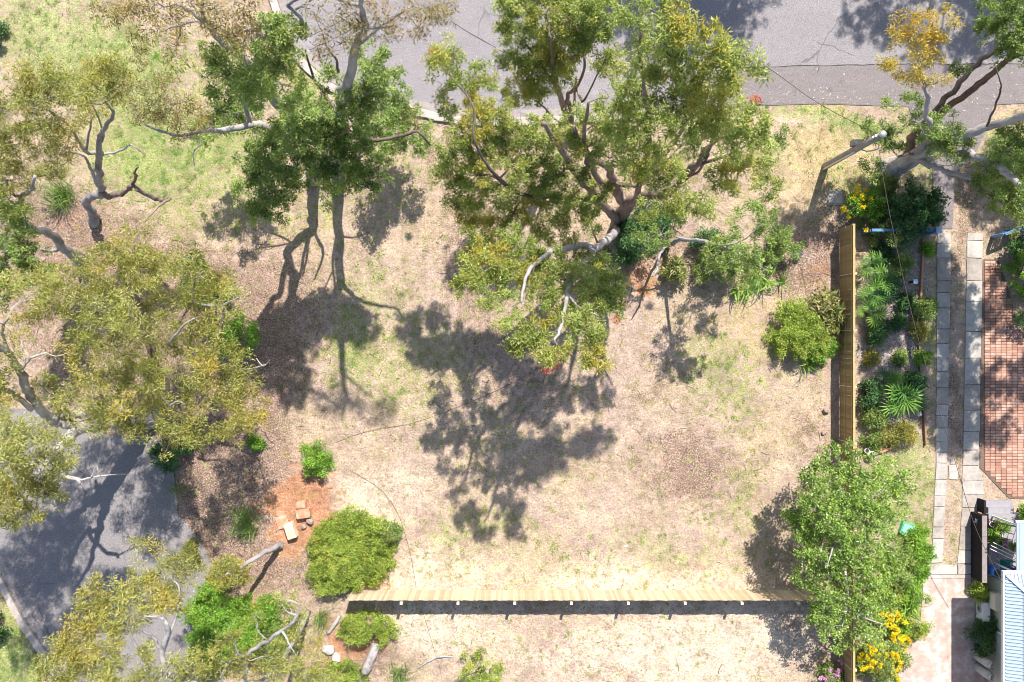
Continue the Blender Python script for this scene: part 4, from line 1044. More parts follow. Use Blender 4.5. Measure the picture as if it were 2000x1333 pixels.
tree('gum_tree', 'thin pale-twigged gum tree over the bright green bush by the fence end', 'tree', (602, 1196), [
    [(602, 1196, 0, .10), (575, 1250, 2.5, .085), (530, 1315, 4.5, .075), (484, 1334, 5.5, .075), (481, 1308, 5.9, .075), (480, 1285, 6.3, .075), (500, 1265, 6.8, .07), (523, 1252, 7.2, .07), (550, 1232, 7.6, .06), (570, 1218, 7.8, .05), (580, 1202, 8, .045), (583, 1182, 8.3, .035), (560, 1172, 8.5, .02)],
    [(480, 1285, 6.3, .06), (464, 1275, 6.8, .05), (458, 1255, 7.2, .04), (450, 1235, 7.6, .025)],
    [(550, 1232, 7.6, .05), (558, 1243, 7.7, .04), (563, 1255, 7.8, .03), (575, 1275, 8, .015)],
    [(464, 1275, 6.8, .04), (440, 1305, 7.2, .035), (430, 1325, 7.4, .02)],
    [(580, 1202, 8, .025), (560, 1195, 8.2, .02), (550, 1180, 8.4, .01)],
    [(523, 1252, 7.2, .03), (505, 1235, 7.5, .02), (500, 1220, 7.7, .01)],
], [('crown', 'olive', .85, [(440, 1250, 7.5, 28), (430, 1290, 7, 40), (470, 1310, 6.5, 34), (520, 1282, 6.5, 34), (560, 1292, 6.5, 34), (600, 1275, 6.5, 34), (580, 1240, 7, 28), (560, 1175, 8, 20), (600, 1312, 6, 34), (635, 1322, 6, 30), (410, 1322, 7, 30), (500, 1200, 7.5, 20), (540, 1330, 6, 40), (580, 1210, 7.6, 22)])], 'white')

tree('flowering_tree', 'rounded bright green tree flecked with pale blossom, growing across the timber fence corner', 'tree', (1648, 1085), [
    [(1648, 1085, 0, .13), (1645, 1065, 1.2, .11), (1640, 1040, 2.4, .08), (1645, 1010, 3.6, .05)],
    [(1645, 1065, 1.2, .08), (1690, 1060, 2.4, .06), (1725, 1050, 3.2, .03)],
    [(1645, 1065, 1.0, .08), (1610, 1090, 2.2, .06), (1590, 1110, 3, .03)],
    [(1640, 1040, 2.4, .06), (1600, 1000, 3.2, .05), (1580, 970, 3.6, .025)],
    [(1645, 1080, .8, .08), (1655, 1160, 2.2, .06), (1650, 1200, 2.8, .035), (1645, 1225, 3, .02), 'white'],
    [(1655, 1190, 2.7, .04), (1690, 1208, 3, .03), (1725, 1220, 3.2, .015), 'white'],
    [(1640, 1040, 3.2, .05), (1625, 1075, 4.2, .035), (1615, 1110, 4.4, .015), 'white'],
    [(1690, 960, 3.8, .03), (1710, 970, 4.2, .03), (1728, 955, 4.5, .012), 'white'],
], [('crown', 'speck', 1.45, [(1600, 920, 3.5, 30), (1640, 900, 3.5, 36), (1680, 920, 3.5, 36), (1720, 930, 3.5, 40), (1760, 942, 3, 28), (1580, 950, 3.5, 30), (1560, 1000, 3, 30), (1600, 980, 4, 36), (1650, 960, 4.2, 42), (1700, 980, 4.2, 42), (1740, 980, 3.6, 36), (1590, 1030, 4, 36), (1640, 1010, 4.5, 42), (1690, 1030, 4.4, 42), (1730, 1020, 3.8, 30),
        (1600, 1080, 3.6, 36), (1580, 1120, 3, 28), (1640, 1070, 4.2, 40), (1690, 1080, 4, 36), (1620, 1130, 3.5, 36), (1660, 1130, 3.5, 34), (1700, 1120, 3.3, 30), (1610, 1180, 3, 30), (1650, 1190, 3, 30), (1690, 1180, 3, 30), (1620, 1222, 2.6, 24), (1680, 1230, 2.6, 24), (1645, 1255, 2.4, 20), (1600, 1205, 2.8, 24), (1553, 1010, 2.8, 18), (1720, 1245, 2.4, 20), (1575, 1060, 3.2, 25), (1748, 1075, 2.6, 28), (1735, 1105, 2.5, 28), (1725, 1140, 2.4, 28), (1700, 1000, 4, 30), (1560, 1030, 2.8, 20), (1700, 1200, 2.4, 24), (1720, 1175, 2.2, 24)])],
    'grey', zj=.2)

# trees that stand outside the frame and throw the shade seen on the road
for wx, wy, rad, z, lab in ((10.3, 22.4, 2.9, 9, 'tall tree beyond the road whose shade falls on the asphalt behind the widest crown'), (22.0, 22.6, 3.4, 9.5, 'tall tree beyond the road whose shade falls on the asphalt near the golden branch')):
    px = 1000 + wx * S * H / (H - z); py = 666.5 - wy * S * H / (H - z)
    bx = 1000 + wx * S; by = 666.5 - wy * S
    cl_ = []
    for i in range(26):
        a = i * 2.4; q = rad * math.sqrt((i + .5) / 26)
        zz = z + random.uniform(-1.5, 1)
        cl_.append((1000 + (wx + q * math.cos(a) * 1.25) * S * H / (H - zz), 666.5 - (wy + q * math.sin(a) * .75) * S * H / (H - zz), zz, 55))
    tree('gum_tree', lab, 'tree', (bx, by), [[(bx, by, 0, .3), (1000 + (wx + .3) * S * 37 / 33, 666.5 - wy * S * 37 / 33, 4, .24), (px, py, z, .08)]], [('crown', 'gum', 1.1, cl_)], 'grey', sub_twigs=1)

# ------------------------------------------------------------------ shrubs and plants
shrub('shrub', 'round glossy bright green shrub standing alone on the dry lawn above the sandstone rocks', 622, 896, 33, 1.0, 'bright', dens=1.15, cl=.42)
shrub('shrub', 'widest low olive-green bush at the fence end beside the rocks', 690, 1072, 92, 1.1, 'lime', asp=.92, dens=1.3, n=44, cl=.25)
shrub('shrub', 'lower lobe of lime bush growing against the end of the timber fence', 648, 1120, 46, .9, 'lime', dens=1.0)
shrub('shrub', 'small sparse grey-green sapling between the olive bush and the dark wire-shadow line', 765, 1036, 22, 1.1, 'green', dens=.9, cl=.45, part='foliage')
shrub('shrub', 'low lime-green bush in the shade strip behind the timber fence', 718, 1222, 58, .9, 'lime', asp=.62, dens=1.1, n=18, cl=.28)
shrub('shrub', 'feathery yellow-green bush leaning on the timber fence', 1556, 650, 60, 1.0, 'lime', asp=1.0, dens=1.4, n=26, cl=.36)
shrub('shrub', 'large-leaved variegated bush pressed against the timber fence', 1606, 612, 36, 1.1, 'variegated', asp=1.15, dens=1.6, n=16, cl=.4)
shrub('shrub', 'small green bush at the foot of the feathery yellow-green bush', 1596, 684, 30, .8, 'bright', dens=1.0)
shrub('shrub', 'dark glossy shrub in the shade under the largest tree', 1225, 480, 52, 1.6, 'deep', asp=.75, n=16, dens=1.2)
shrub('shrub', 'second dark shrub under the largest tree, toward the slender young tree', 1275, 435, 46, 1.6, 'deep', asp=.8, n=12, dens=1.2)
shrub('shrub', 'yellow-green broad-leaved shrub beside the pale forked stem', 1312, 532, 24, 1.1, 'variegated', dens=1.5, n=10, cl=.45)
shrub('shrub', 'grey-green shrub between the slender young tree and the lily clumps', 1400, 518, 52, 1.5, 'green', asp=.75, n=14, dens=1.2)
shrub('shrub', 'mid-green shrub with twiggy gaps beside the pole shadow', 1515, 480, 40, 1.3, 'green', asp=.9, n=11)
shrub('shrub', 'dark low shrub near the brown mulch under the golden-tipped crown', 1385, 480, 44, 1.3, 'deep', asp=.7, n=10, dens=1.1)
shrub('shrub', 'leafy shrub dotted with yellow flowers by the power pole', 1678, 408, 40, 1.0, 'bright', asp=.95, n=14, flowers=('yellow', 16, [(1690, 405), (1680, 380), (1652, 418), (1700, 412), (1680, 432), (1668, 372)]))
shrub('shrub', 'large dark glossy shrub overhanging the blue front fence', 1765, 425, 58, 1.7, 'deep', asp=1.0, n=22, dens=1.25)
shrub('shrub', 'feathery green bush overhanging the blue front fence at its garden side', 1728, 462, 40, 1.1, 'green', asp=.7, n=10, bark='brown')
shrub('shrub', 'brightest green bush below the white-branched tree beside the lower road', 468, 1195, 92, 2.2, 'bright', asp=.86, n=38, dens=1.2, cl=.27)
shrub('shrub', 'bright green bush trailing downhill from the brightest bush', 425, 1245, 52, 1.6, 'bright', asp=1.0, n=14)
shrub('shrub', 'deep green bush below the forked bare twigs', 540, 1225, 62, 1.5, 'green', asp=1.0, n=18, dens=1.1)
shrub('shrub', 'olive shrub at the road edge under the grey side limb', 450, 1112, 40, 1.0, 'olive', asp=.7, n=10)
shrub('shrub', 'small olive shrub at the asphalt edge', 385, 1075, 20, .8, 'olive', n=6)
shrub('shrub', 'fresh green round shrub at the edge of the broad olive crown', 470, 655, 46, 2.2, 'bright', asp=.95, n=14, dens=1.2)
shrub('shrub', 'green shrub above the round fresh green one', 425, 580, 40, 2.4, 'green', asp=.8, n=10, dens=1.1)
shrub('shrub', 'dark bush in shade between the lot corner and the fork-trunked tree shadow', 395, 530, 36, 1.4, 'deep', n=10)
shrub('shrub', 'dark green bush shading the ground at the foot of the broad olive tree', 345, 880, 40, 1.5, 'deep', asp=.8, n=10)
shrub('shrub', 'yellow-flowering bush spilling over the pink concrete', 1712, 1276, 52, 1.1, 'green', asp=1.1, n=16, rot=.6,
      flowers=('yellow', 90, [(1725, 1200), (1742, 1200), (1750, 1225), (1745, 1240), (1760, 1245), (1755, 1260), (1745, 1275), (1702, 1270), (1715, 1275), (1690, 1290), (1700, 1290), (1710, 1290), (1740, 1280), (1735, 1300), (1705, 1305), (1720, 1308), (1748, 1312), (1700, 1282)]))
shrub('shrub', 'olive shrub of narrow leaves at the edge of the pink concrete', 1775, 1215, 28, 1.0, 'lime', asp=1.2, n=9)
shrub('shrub', 'green shrub under the blossom tree at the grassy side', 1735, 1110, 46, 1.2, 'green', asp=1.1, n=13)
shrub('shrub', 'pink-flowering plant at the bottom of the timber fence', 1625, 1322, 34, .7, 'green', asp=.8, n=9, flowers=('pink', 12, [(1632, 1306), (1638, 1318), (1640, 1330), (1612, 1318)]))
shrub('shrub', 'bright yellow-green potted-size shrub against the house wall', 1907, 1152, 17, .8, 'lime', asp=1.2, n=8, cl=.45)
shrub('hedge', 'dark clipped hedge along the shaded house wall', 1909, 1232, 24, .9, 'deep', asp=1.7, n=12, cl=.4, dens=1.2)
shrub('shrub', 'green palm-leaved shrub by the grey deck corner', 1990, 995, 22, 1.2, 'bright', n=8, cl=.45)
shrub('shrub', 'leafy shrub at the outer side of the brick paving', 1990, 535, 38, 1.4, 'bright', asp=1.2, n=11)
shrub('shrub', 'dark shrub shading the brick paving edge', 2005, 605, 34, 1.4, 'deep', asp=1.3, n=9)
shrub('shrub', 'dark shrub under the blue gate rail by the brick paving', 1975, 490, 38, .9, 'deep', asp=.6, n=9)
shrub('shrub', 'small green shrub on the timber edging of the garden bed', 1795, 605, 18, .6, 'green', asp=1.3, n=6, cl=.45)
shrub('shrub', 'small olive shrub on the garden edging below the green one', 1790, 648, 16, .5, 'olive', n=6, cl=.45)
shrub('shrub', 'olive shrub at the curved end of the garden edging', 1762, 845, 20, .7, 'olive', n=7, cl=.45)
shrub('shrub', 'dark green tuft in the gravel between the palm clumps', 1748, 628, 13, .4, 'deep', n=5, cl=.5)
shrub('shrub', 'pale yellow-green sparse bush on the dry ground behind the fence', 940, 1305, 48, 1.6, 'lime', asp=1.0, n=12, dens=.6)
shrub('shrub', 'yellow-green bush among the pale boulders', 665, 1320, 56, 1.0, 'lime', asp=.6, n=12, dens=.9)
shrub('shrub', 'dark green shrub at the grassy verge by the lower kerb', 5, 1215, 22, 1.2, 'deep', asp=1.8, n=8)
shrub('shrub', 'deep green shrub at the grassy corner edge behind the crooked tree', 0, 70, 20, 1.2, 'deep', n=6)
shrub('shrub', 'small green seedling at the lower edge of the fork-trunked tree shade', 505, 862, 16, .5, 'bright', n=5, cl=.5)
shrub('shrub', 'green shrub at the verge beside the driveway path', 1720, 365, 20, .6, 'green', n=6, cl=.45)

# strap-leaved clumps: each leaf is a part
def strap_mesh(L, w0, arch, twist, seed):
    rs = random.Random(seed)
    v, f = [], []
    n = 6
    for i in range(n):
        t = i / (n - 1)
        x = L * (t * .55 + .45 * t * t); z = L * arch * (math.sin(t * math.pi * .78)) * 1.05 + .02
        w_ = w0 * (1 - t ** 2.2) * (.6 + .4 * min(1, t * 4)) + .001
        tw_ = twist * t
        v += [(x, -w_ / 2 * math.cos(tw_), z - w_ / 2 * math.sin(tw_)), (x, 0, z - w_ * .18), (x, w_ / 2 * math.cos(tw_), z + w_ / 2 * math.sin(tw_))]
    for i in range(n - 1):
        f += [(i * 3, i * 3 + 3, i * 3 + 4, i * 3 + 1), (i * 3 + 1, i * 3 + 4, i * 3 + 5, i * 3 + 2)]
    return v, f


def m_strap(name, a, b):
    t = NT(name)
    oi = t.n('ShaderNodeObjectInfo')
    c = t.ramp(oi.outputs['Random'], [(0.0, a), (1.0, b)])
    return t.principled(c, .45, .4, transl=.25)


M_LILY = m_strap('lily_leaf', (0.10, 0.24, 0.03), (0.32, 0.48, 0.07))
M_BLADE = m_strap('grass_tree_blade', (0.05, 0.13, 0.02), (0.24, 0.33, 0.07))
M_PALM = m_strap('palm_frond', (0.08, 0.23, 0.03), (0.34, 0.52, 0.10))
M_PALMD = m_strap('palm_frond_dark', (0.02, 0.08, 0.02), (0.10, 0.22, 0.05))
LILY = []
for i in range(4):
    mb = MB(); mb.add(*strap_mesh(.62 + .08 * i, .055, .45 + .08 * i, .5, i))
    me = mb.mesh('lily_leaf', True); me.materials.append(M_LILY); LILY.append(me)
BLADE = []
for i in range(4):
    mb = MB(); mb.add(*strap_mesh(.85 + .07 * i, .026, .42 + .12 * i, .3, i))
    me = mb.mesh('blade', True); me.materials.append(M_BLADE); BLADE.append(me)


def strap_clump(name, label, px, py, n, sc, meshes, cat='plant', group=None, spread=.1, pname='leaf'):
    root = empty(name, P(px, py), label, cat, group)
    for i in range(n):
        o = link_mesh(pname, random.choice(meshes), None, root, (random.gauss(0, spread), random.gauss(0, spread), 0))
        o.rotation_euler = (random.uniform(-.2, .2), random.uniform(-.55, .25), random.uniform(0, 6.28))
        s_ = sc * random.uniform(.75, 1.25)
        o.scale = (s_, s_ * random.uniform(.9, 1.2), s_)
    return root


for x, y, n, lab in ((1470, 538, 30, 'largest lily clump of long bright strap leaves at the mulch edge'), (1455, 570, 20, 'lily clump nearest the dry lawn with drooping leaf tips'), (1488, 555, 22, 'lily clump nestled against the mulch, beside the largest lily'),
                     (1500, 500, 22, 'lily clump set back among the shrubs near the pole shadow'), (1520, 552, 14, 'dull lily clump at the brown soil patch'), (1432, 565, 16, 'lily clump at the shady end of the lily row')):
    strap_clump('lily_clump', lab, x, y, n, 1.0, LILY, 'lily', 'strap-leaved lilies along the mulch edge')
strap_clump('lily_clump', 'strap-leaved clump in the red soil under the largest tree', 1145, 585, 10, .8, LILY, 'lily')
strap_clump('lily_clump', 'strappy clump at the pink concrete edge below the blossom tree', 1768, 1165, 30, 1.1, LILY, 'lily', spread=.2)
strap_clump('lily_clump', 'strappy clump beside the yellow-flowering bush', 1765, 1190, 22, 1.0, LILY, 'lily', spread=.15)
strap_clump('spiky_plant', 'spiky green plant at the lower tip of the feathery bush', 1572, 716, 22, .75, LILY, 'plant')
strap_clump('spiky_plant', 'yellowish spiky plant under the blue front fence shrub', 1745, 478, 18, .8, LILY, 'plant', spread=.15)
strap_clump('grass_tree', 'dark spiky grass clump under the olive crown beside the pinkish litter', 128, 385, 150, 1.05, BLADE, 'grass tree', pname='blade', spread=.22)
strap_clump('grass_clump', 'green tussock of long blades near the bare red soil', 478, 1008, 90, .9, BLADE, 'grass clump', pname='blade', spread=.22)
strap_clump('grass_clump', 'green tussock in the dark litter, set lower than the red soil tussock', 492, 1030, 60, .8, BLADE, 'grass clump', pname='blade', spread=.2)
strap_clump('grass_clump', 'small tussock in the shaded litter near the olive tree foot', 352, 955, 40, .6, BLADE, 'grass clump', pname='blade', spread=.12)
strap_clump('grass_clump', 'yellow-green tussock behind the lime bush near the pale log', 632, 1202, 60, .85, BLADE, 'grass clump', pname='blade', spread=.2)
strap_clump('grass_clump', 'tall yellowish tussock on the bleached ground near the boulders', 782, 1312, 60, .95, BLADE, 'grass clump', pname='blade', spread=.18)
strap_clump('grass_clump', 'broad tussock between the boulders and the lower tree', 690, 1310, 60, .9, BLADE, 'grass clump', pname='blade', spread=.25)
for x, y, lab in ((783, 856, 'tiny bright green weed on the open lawn near the dark wire-shadow line'), (948, 992, 'small green weed at the lower tip of the tree shadow'), (1010, 800, 'green weed in the streaky branch shadow'), (300 + 2, 112, 'leafy weed in the grassy corner below the side limb'),
                  (1390, 985, 'weed on the scraped soil patch'), (1390, 1005, 'weed below the other weed on the scraped soil'), (1440, 1108, 'weed close to the blossom tree shade'), (1430, 1215, 'weed on the bleached ground behind the fence'), (1105, 1108, 'weed near the fence middle'), (1150, 1078, 'weed in the open lawn above the fence'),
                  (1110, 1085, 'faint weed on open dry lawn'), (1152, 1300, 'weed on the dry ground behind the fence'), (830, 1015, 'weed beside the bend of the dark wire-shadow line'), (545, 760, 'dry yellowish weed at the shadow edge of the fork-trunked trees'), (1578, 296, 'weed on the dry verge grass near the pole')):
    strap_clump('weed', lab, x, y, 9, .27, LILY, 'weed', 'small weeds dotted over the dry lawn', spread=.03)

# fan palms: each frond a part
def fan_mesh(n, L, seed):
    rs = random.Random(seed)
    mb = MB()
    pet = .55
    mb.tube([(0, 0, .0), (pet * .5, 0, .28), (pet, 0, .40)], [.016, .012, .008], 5)
    o = Vector((pet, 0, .40))
    for i in range(n):
        a = R(-125 + 250 * i / (n - 1))
        l = L * (1 - .3 * (abs(a) / 2.2) ** 2) * rs.uniform(.88, 1.1)
        d = Vector((math.cos(a), math.sin(a), 0))
        s_ = Vector((-d.y, d.x, 0))
        w_ = .026
        p1 = o + d * l * .5 + Vector((0, 0, .05)); p2 = o + d * l * .8 + Vector((0, 0, .0)); p3 = o + d * l + Vector((0, 0, -.10))
        fold = Vector((0, 0, .022))
        mb.add([o, p1 + s_ * w_, p1 - fold, p1 - s_ * w_, p2 + s_ * w_ * .7, p2 - fold * .6, p2 - s_ * w_ * .7, p3], [(0, 2, 1), (0, 3, 2), (1, 2, 5, 4), (2, 3, 6, 5), (4, 5, 7), (5, 6, 7)])
    return mb.mesh('frond', False)


FAN = []
for i in range(3):
    for mt in (M_PALM, M_PALMD):
        me = fan_mesh(12 + i, .44 + .06 * i, i); me.materials.append(mt); FAN.append(me)


def palm(label, px, py, n, sc, h=.35, dark=False):
    root = empty('fan_palm', P(px, py), label, 'palm', 'fan palms in the gravel garden bed')
    mb = MB(); mb.lathe([(.12 * sc, -.05), (.10 * sc, .1), (.11 * sc, h), (.04, h + .08)], 10)
    mb.build('trunk', BARK['dark'], root, True)
    for i in range(n):
        o = link_mesh('frond', FAN[(i % 3) * 2 + (1 if (dark or i % 4 == 0) else 0)], None, root, (0, 0, h * .8))
        o.rotation_euler = (random.uniform(-.5, .5), random.uniform(-.95, .55), i * 2.399 + random.uniform(-.6, .6))
        s_ = sc * random.uniform(.65, 1.2)
        o.scale = (s_, s_, s_)


palm('fan palm at the gate end of the gravel bed, tight against the timber fence', 1688, 520, 11, .75)
palm('fan palm with the yellowest fronds in the palm row along the timber fence', 1706, 548, 12, .85)
palm('fan palm in the middle of the palm row along the timber fence', 1698, 582, 13, .9)
palm('fan palm at the open gravel end of the palm row', 1692, 612, 11, .8)
palm('largest solitary fan palm in the gravel bed', 1742, 770, 18, 1.15, dark=False)
palm('dark low fan palm beside the solitary palm, close to the edging', 1770, 778, 11, .8, dark=True)
palm('dark fan palm between the fence and the solitary palm', 1716, 752, 10, .75, dark=True)

for x, y, r_, k, lab in ((1710, 655, 16, 'green', 'low grey-green groundcover tuft in the open gravel'), (1765, 590, 15, 'deep', 'dark groundcover tuft in the gravel near the edging'), (1700, 700, 13, 'olive', 'dry olive tuft in the gravel against the timber fence'), (1755, 700, 12, 'green', 'green tuft in the gravel uphill of the solitary palm'),
                      (1720, 500, 20, 'deep', 'dark shrub in the shaded gravel between palm row and blue fence'), (1700, 860, 20, 'green', 'green tuft between the red pot and the timber fence'), (1735, 855, 18, 'olive', 'brown-green tuft above the curved orange edging'), (1800, 700, 14, 'bright', 'bright weed patch outside the dark edging board'),
                      (1810, 600, 14, 'bright', 'bright weed patch beside the concrete strip, level with the palm row'), (1808, 488, 12, 'bright', 'bright weed patch at the blue gate post')):
    shrub('low_plant', lab, x, y, r_, .35, k, 'plant', n=5, cl=.5, dens=.9)

shrub('grass_mound', 'mound of tall bright green grass beside the mint green crate and concrete strip', 1788, 1075, 26, .5, 'bright', 'grass', asp=2.3, n=16, cl=.55, dens=1.1)
shrub('shrub', 'bright green weedy bush at the pink concrete edge below the tall grass', 1765, 1150, 34, .9, 'bright', asp=1.1, n=10)
shrub('shrub', 'green weedy bush between blossom tree and strappy clumps', 1725, 1175, 34, .9, 'lime', asp=1.1, n=10)
shrub('shrub', 'bright weedy bush wrapped by the yellow flowers', 1745, 1225, 30, .8, 'bright', asp=1.2, n=9)

for x, y, r_, h_, k, lab in ((1700, 640, 26, .8, 'deep', 'dark shrub at the gravel end of the palm row'), (1722, 560, 24, .9, 'deep', 'dark leafy shrub on the garden side of the palm row'), (1752, 520, 22, .8, 'green', 'grey-green shrub in the dim gravel below the blue fence'),
                             (1690, 770, 22, .8, 'deep', 'dark shrub between the timber fence and the solitary palm'), (1705, 815, 24, .7, 'green', 'green shrub downhill of the solitary palm near the timber fence'), (1780, 745, 18, .6, 'deep', 'dark shrub against the dark edging board')):
    shrub('shrub', lab, x, y, r_, h_, k, n=8, cl=.42)
# ------------------------------------------------------------------ paving pieces
def piece_box(rs, x0, x1, y0, y1, z0, z1, jit):
    """an uneven slab: corners nudged, top edges eased"""
    j = lambda: rs.uniform(-jit, jit)
    c = [(x0 + j(), y0 + j()), (x1 + j(), y0 + j()), (x1 + j(), y1 + j()), (x0 + j(), y1 + j())]
    mx = sum(p[0] for p in c) / 4; my = sum(p[1] for p in c) / 4
    e = min(.015, (x1 - x0) * .08)
    inn = [(p[0] + (mx - p[0]) / max(.01, abs(mx - p[0])) * e, p[1] + (my - p[1]) / max(.01, abs(my - p[1])) * e) for p in c]
    v = [(p[0], p[1], z0) for p in c] + [(p[0], p[1], z1 - e) for p in c] + [(p[0], p[1], z1) for p in inn]
    f = [(8, 9, 10, 11)] + [(i, (i + 1) % 4, 4 + (i + 1) % 4, 4 + i) for i in range(4)] + [(4 + i, 4 + (i + 1) % 4, 8 + (i + 1) % 4, 8 + i) for i in range(4)]
    return v, f


rs = random.Random(4)


def strip_of_slabs(name, xs, ys):
    """xs: function of photo y -> (left px, right px); ys: joint rows in photo px"""
    root = empty(name, P((xs(ys[0])[0] + xs(ys[0])[1]) / 2, ys[0]))
    tag(root, kind='structure')
    b = root.location
    for a, c in zip(ys[:-1], ys[1:]):
        l0, r0 = xs(a); l1, r1 = xs(c)
        g = .6
        pts = [P(l1, c - g), P(r1, c - g), P(r0, a + g), P(l0, a + g)]
        pts = [p + Vector((rs.uniform(-.015, .015), rs.uniform(-.015, .015), 0)) - b for p in pts]
        top = .045 + rs.uniform(-.012, .012)
        m = sum(pts, Vector()) / 4
        v = [(p.x, p.y, -.06) for p in pts] + [(p.x, p.y, top - .012) for p in pts] + [((p + (m - p).normalized() * .02).x, (p + (m - p).normalized() * .02).y, top) for p in pts]
        f = [(8, 9, 10, 11)] + [(i, (i + 1) % 4, 4 + (i + 1) % 4, 4 + i) for i in range(4)] + [(4 + i, 4 + (i + 1) % 4, 8 + (i + 1) % 4, 8 + i) for i in range(4)]
        mb = MB(); mb.add(v, f)
        mb.build('concrete_slab', rs.choice(M_SLAB), root)
    return root


lerp = lambda a, b, t: a + (b - a) * t
strip_of_slabs('driveway_strip', lambda y: (lerp(1830, 1827.5, (y - 455) / 445), lerp(1857, 1849.5, (y - 455) / 445)) if y < 905 else (lerp(1827.5, 1818, (y - 905) / 195), lerp(1849.5, 1840, (y - 905) / 195)),
               [455, 476, 505, 549, 572, 602, 643, 671, 700, 726, 757, 790, 812, 836, 862, 884, 905, 938, 969, 990, 1030, 1052, 1100])
strip_of_slabs('driveway_strip', lambda y: (lerp(1889, 1880, (y - 455) / 445), lerp(1919, 1911, (y - 455) / 445)) if y < 910 else ((1879, lerp(1911, 1922, min(1, (y - 910) / 50))) if y < 992 else (lerp(1878, 1870, (y - 992) / 110), lerp(1911, 1898, min(1, (y - 992) / 60)))),
               [455, 471, 505, 549, 590, 648, 700, 752, 802, 843, 880, 910, 940, 966, 992, 1030, 1075, 1101])
strip_of_slabs('driveway_cross_slab', lambda y: (lerp(1809, 1804, (y - 1101) / 22), 1868 + (y - 1101) * .05), [1102, 1122])
strip_of_slabs('driveway_cross_slab', lambda y: (1870, 1897), [1102, 1122])
root = empty('stepping_paver', P(1861, 922), 'white square paver set in the dirt between the two concrete strips', 'paver')
mb = MB(); mb.add(*piece_box(rs, -.2, .2, -.33, .3, -.05, .05, .02)); mb.build('paver_slab', M_SLAB[1], root)
mb = MB(); mb.add(*piece_box(rs, -.13, .13, .34, .58, -.05, .04, .02)); mb.build('paver_slab', M_SLAB[0], root)
mb = MB(); c0 = P(1803, 1127); c1 = P(1897, 1125)
mb.box(c0.x, c1.x, c1.y - .10, c1.y + .06, -.05, .035)
tag(mb.build('drain_kerb', M_SLAB[1]), kind='structure')
mb = MB(); mb.box(c0.x, c1.x, c1.y + .066, c1.y + .115, -.05, .012)
tag(mb.build('drain_channel', M_TAR), kind='structure')

# brick paving: the nearest 300 bricks as parts, the rest joined
def m_brick(name, shared=True):
    t = NT(name)
    if shared:
        oi = t.n('ShaderNodeObjectInfo').outputs['Random']
    else:
        oi = t.attr('tint')
    c = t.ramp(oi, [(0.0, (0.25, 0.125, 0.095)), (0.3, (0.37, 0.20, 0.15)), (0.65, (0.46, 0.275, 0.21)), (1.0, (0.57, 0.39, 0.32))])
    g = t.noise(28, 4, 0.7)
    c = t.mix(0.35, c, t.ramp(g, [(0.3, (0.25, 0.12, 0.08)), (0.7, (0.62, 0.38, 0.28))]))
    return t.principled(c, .9, .15, g, .004)


M_BRICK = m_brick('paving_brick'); M_BRICK2 = m_brick('paving_brick_far', False)
proot = empty('brick_paving', P(1930, 740))
tag(proot, kind='structure')
pb = proot.location
BL, BW = .235, .118
cells = []
xa, xb = P(1912, 0).x, P(2072, 0).x
ya, yb = P(0, 980).y, P(0, 505).y
i = 0
y = yb
while y > ya:
    x = xa
    while x < xb:
        cx_, cy_ = x + BL / 2, y - BW / 2
        if all(in_poly(np.array([cx_ + dx]), np.array([cy_ + dy]), BRICKS)[0] for dx, dy in ((-BL * .4, -BW * .4), (BL * .4, -BW * .4), (BL * .4, BW * .4), (-BL * .4, BW * .4))):
            cells.append((cx_, cy_))
        x += BL + .012
    y -= BW + .012
cells.sort(key=lambda c: c[0] + 0.0 * c[1])
brick_meshes = []
for k in range(5):
    mb = MB(); mb.add(*piece_box(rs, -BL / 2, BL / 2, -BW / 2, BW / 2, -.05, .045, .003))
    me = mb.mesh('brick'); me.materials.append(M_BRICK); brick_meshes.append(me)
vis = [c for c in cells if c[0] < P(2003, 0).x]
near = set(vis[:300])
for c in vis[:300]:
    o = link_mesh('brick', rs.choice(brick_meshes), None, proot, (c[0] - pb.x, c[1] - pb.y, rs.uniform(-.008, .006)))
    o.rotation_euler = (rs.uniform(-.02, .02), rs.uniform(-.02, .02), rs.uniform(-.02, .02))
mb = MB(); tints = []
for c in cells:
    if c in near: continue
    dz = rs.uniform(-.008, .006)
    v, f = piece_box(rs, c[0] - pb.x - BL / 2, c[0] - pb.x + BL / 2, c[1] - pb.y - BW / 2, c[1] - pb.y + BW / 2, -.05, .045 + dz, .004)
    mb.add(v, f); tints += [rs.random()] * len(f)
if mb.n:
    o = mb.build('paving_bricks', M_BRICK2, proot)
    at = o.data.attributes.new('tint', 'FLOAT', 'FACE'); at.data.foreach_set('value', tints)
    tag(o, kind='stuff')

# ------------------------------------------------------------------ timber fences
def m_timber(name, a, b):
    t = NT(name)
    oi = t.n('ShaderNodeObjectInfo').outputs['Random']
    g = t.noise(14, 5, .7, stretch=(1, 1, .08))
    c = t.ramp(oi, [(0.0, a), (1.0, b)])
    c = t.mix(.35, c, t.ramp(g, [(0.3, [x * .6 for x in a]), (0.7, [min(.9, x * 1.25) for x in b])]))
    return t.principled(c, .8, .2, g, .003)


M_PAL = m_timber('paling_pine', (0.22, 0.145, 0.06), (0.42, 0.275, 0.13))
M_PAL2 = m_timber('paling_pale', (0.42, 0.31, 0.20), (0.74, 0.58, 0.41))
M_RAIL = m_timber('rail_pine', (0.38, 0.28, 0.12), (0.50, 0.38, 0.18))
M_POST = m_timber('post_pine', (0.50, 0.38, 0.20), (0.62, 0.50, 0.30))
M_CAPW = m_plain('post_cap_pale', (0.72, 0.68, 0.58), .6)

FH = 1.5


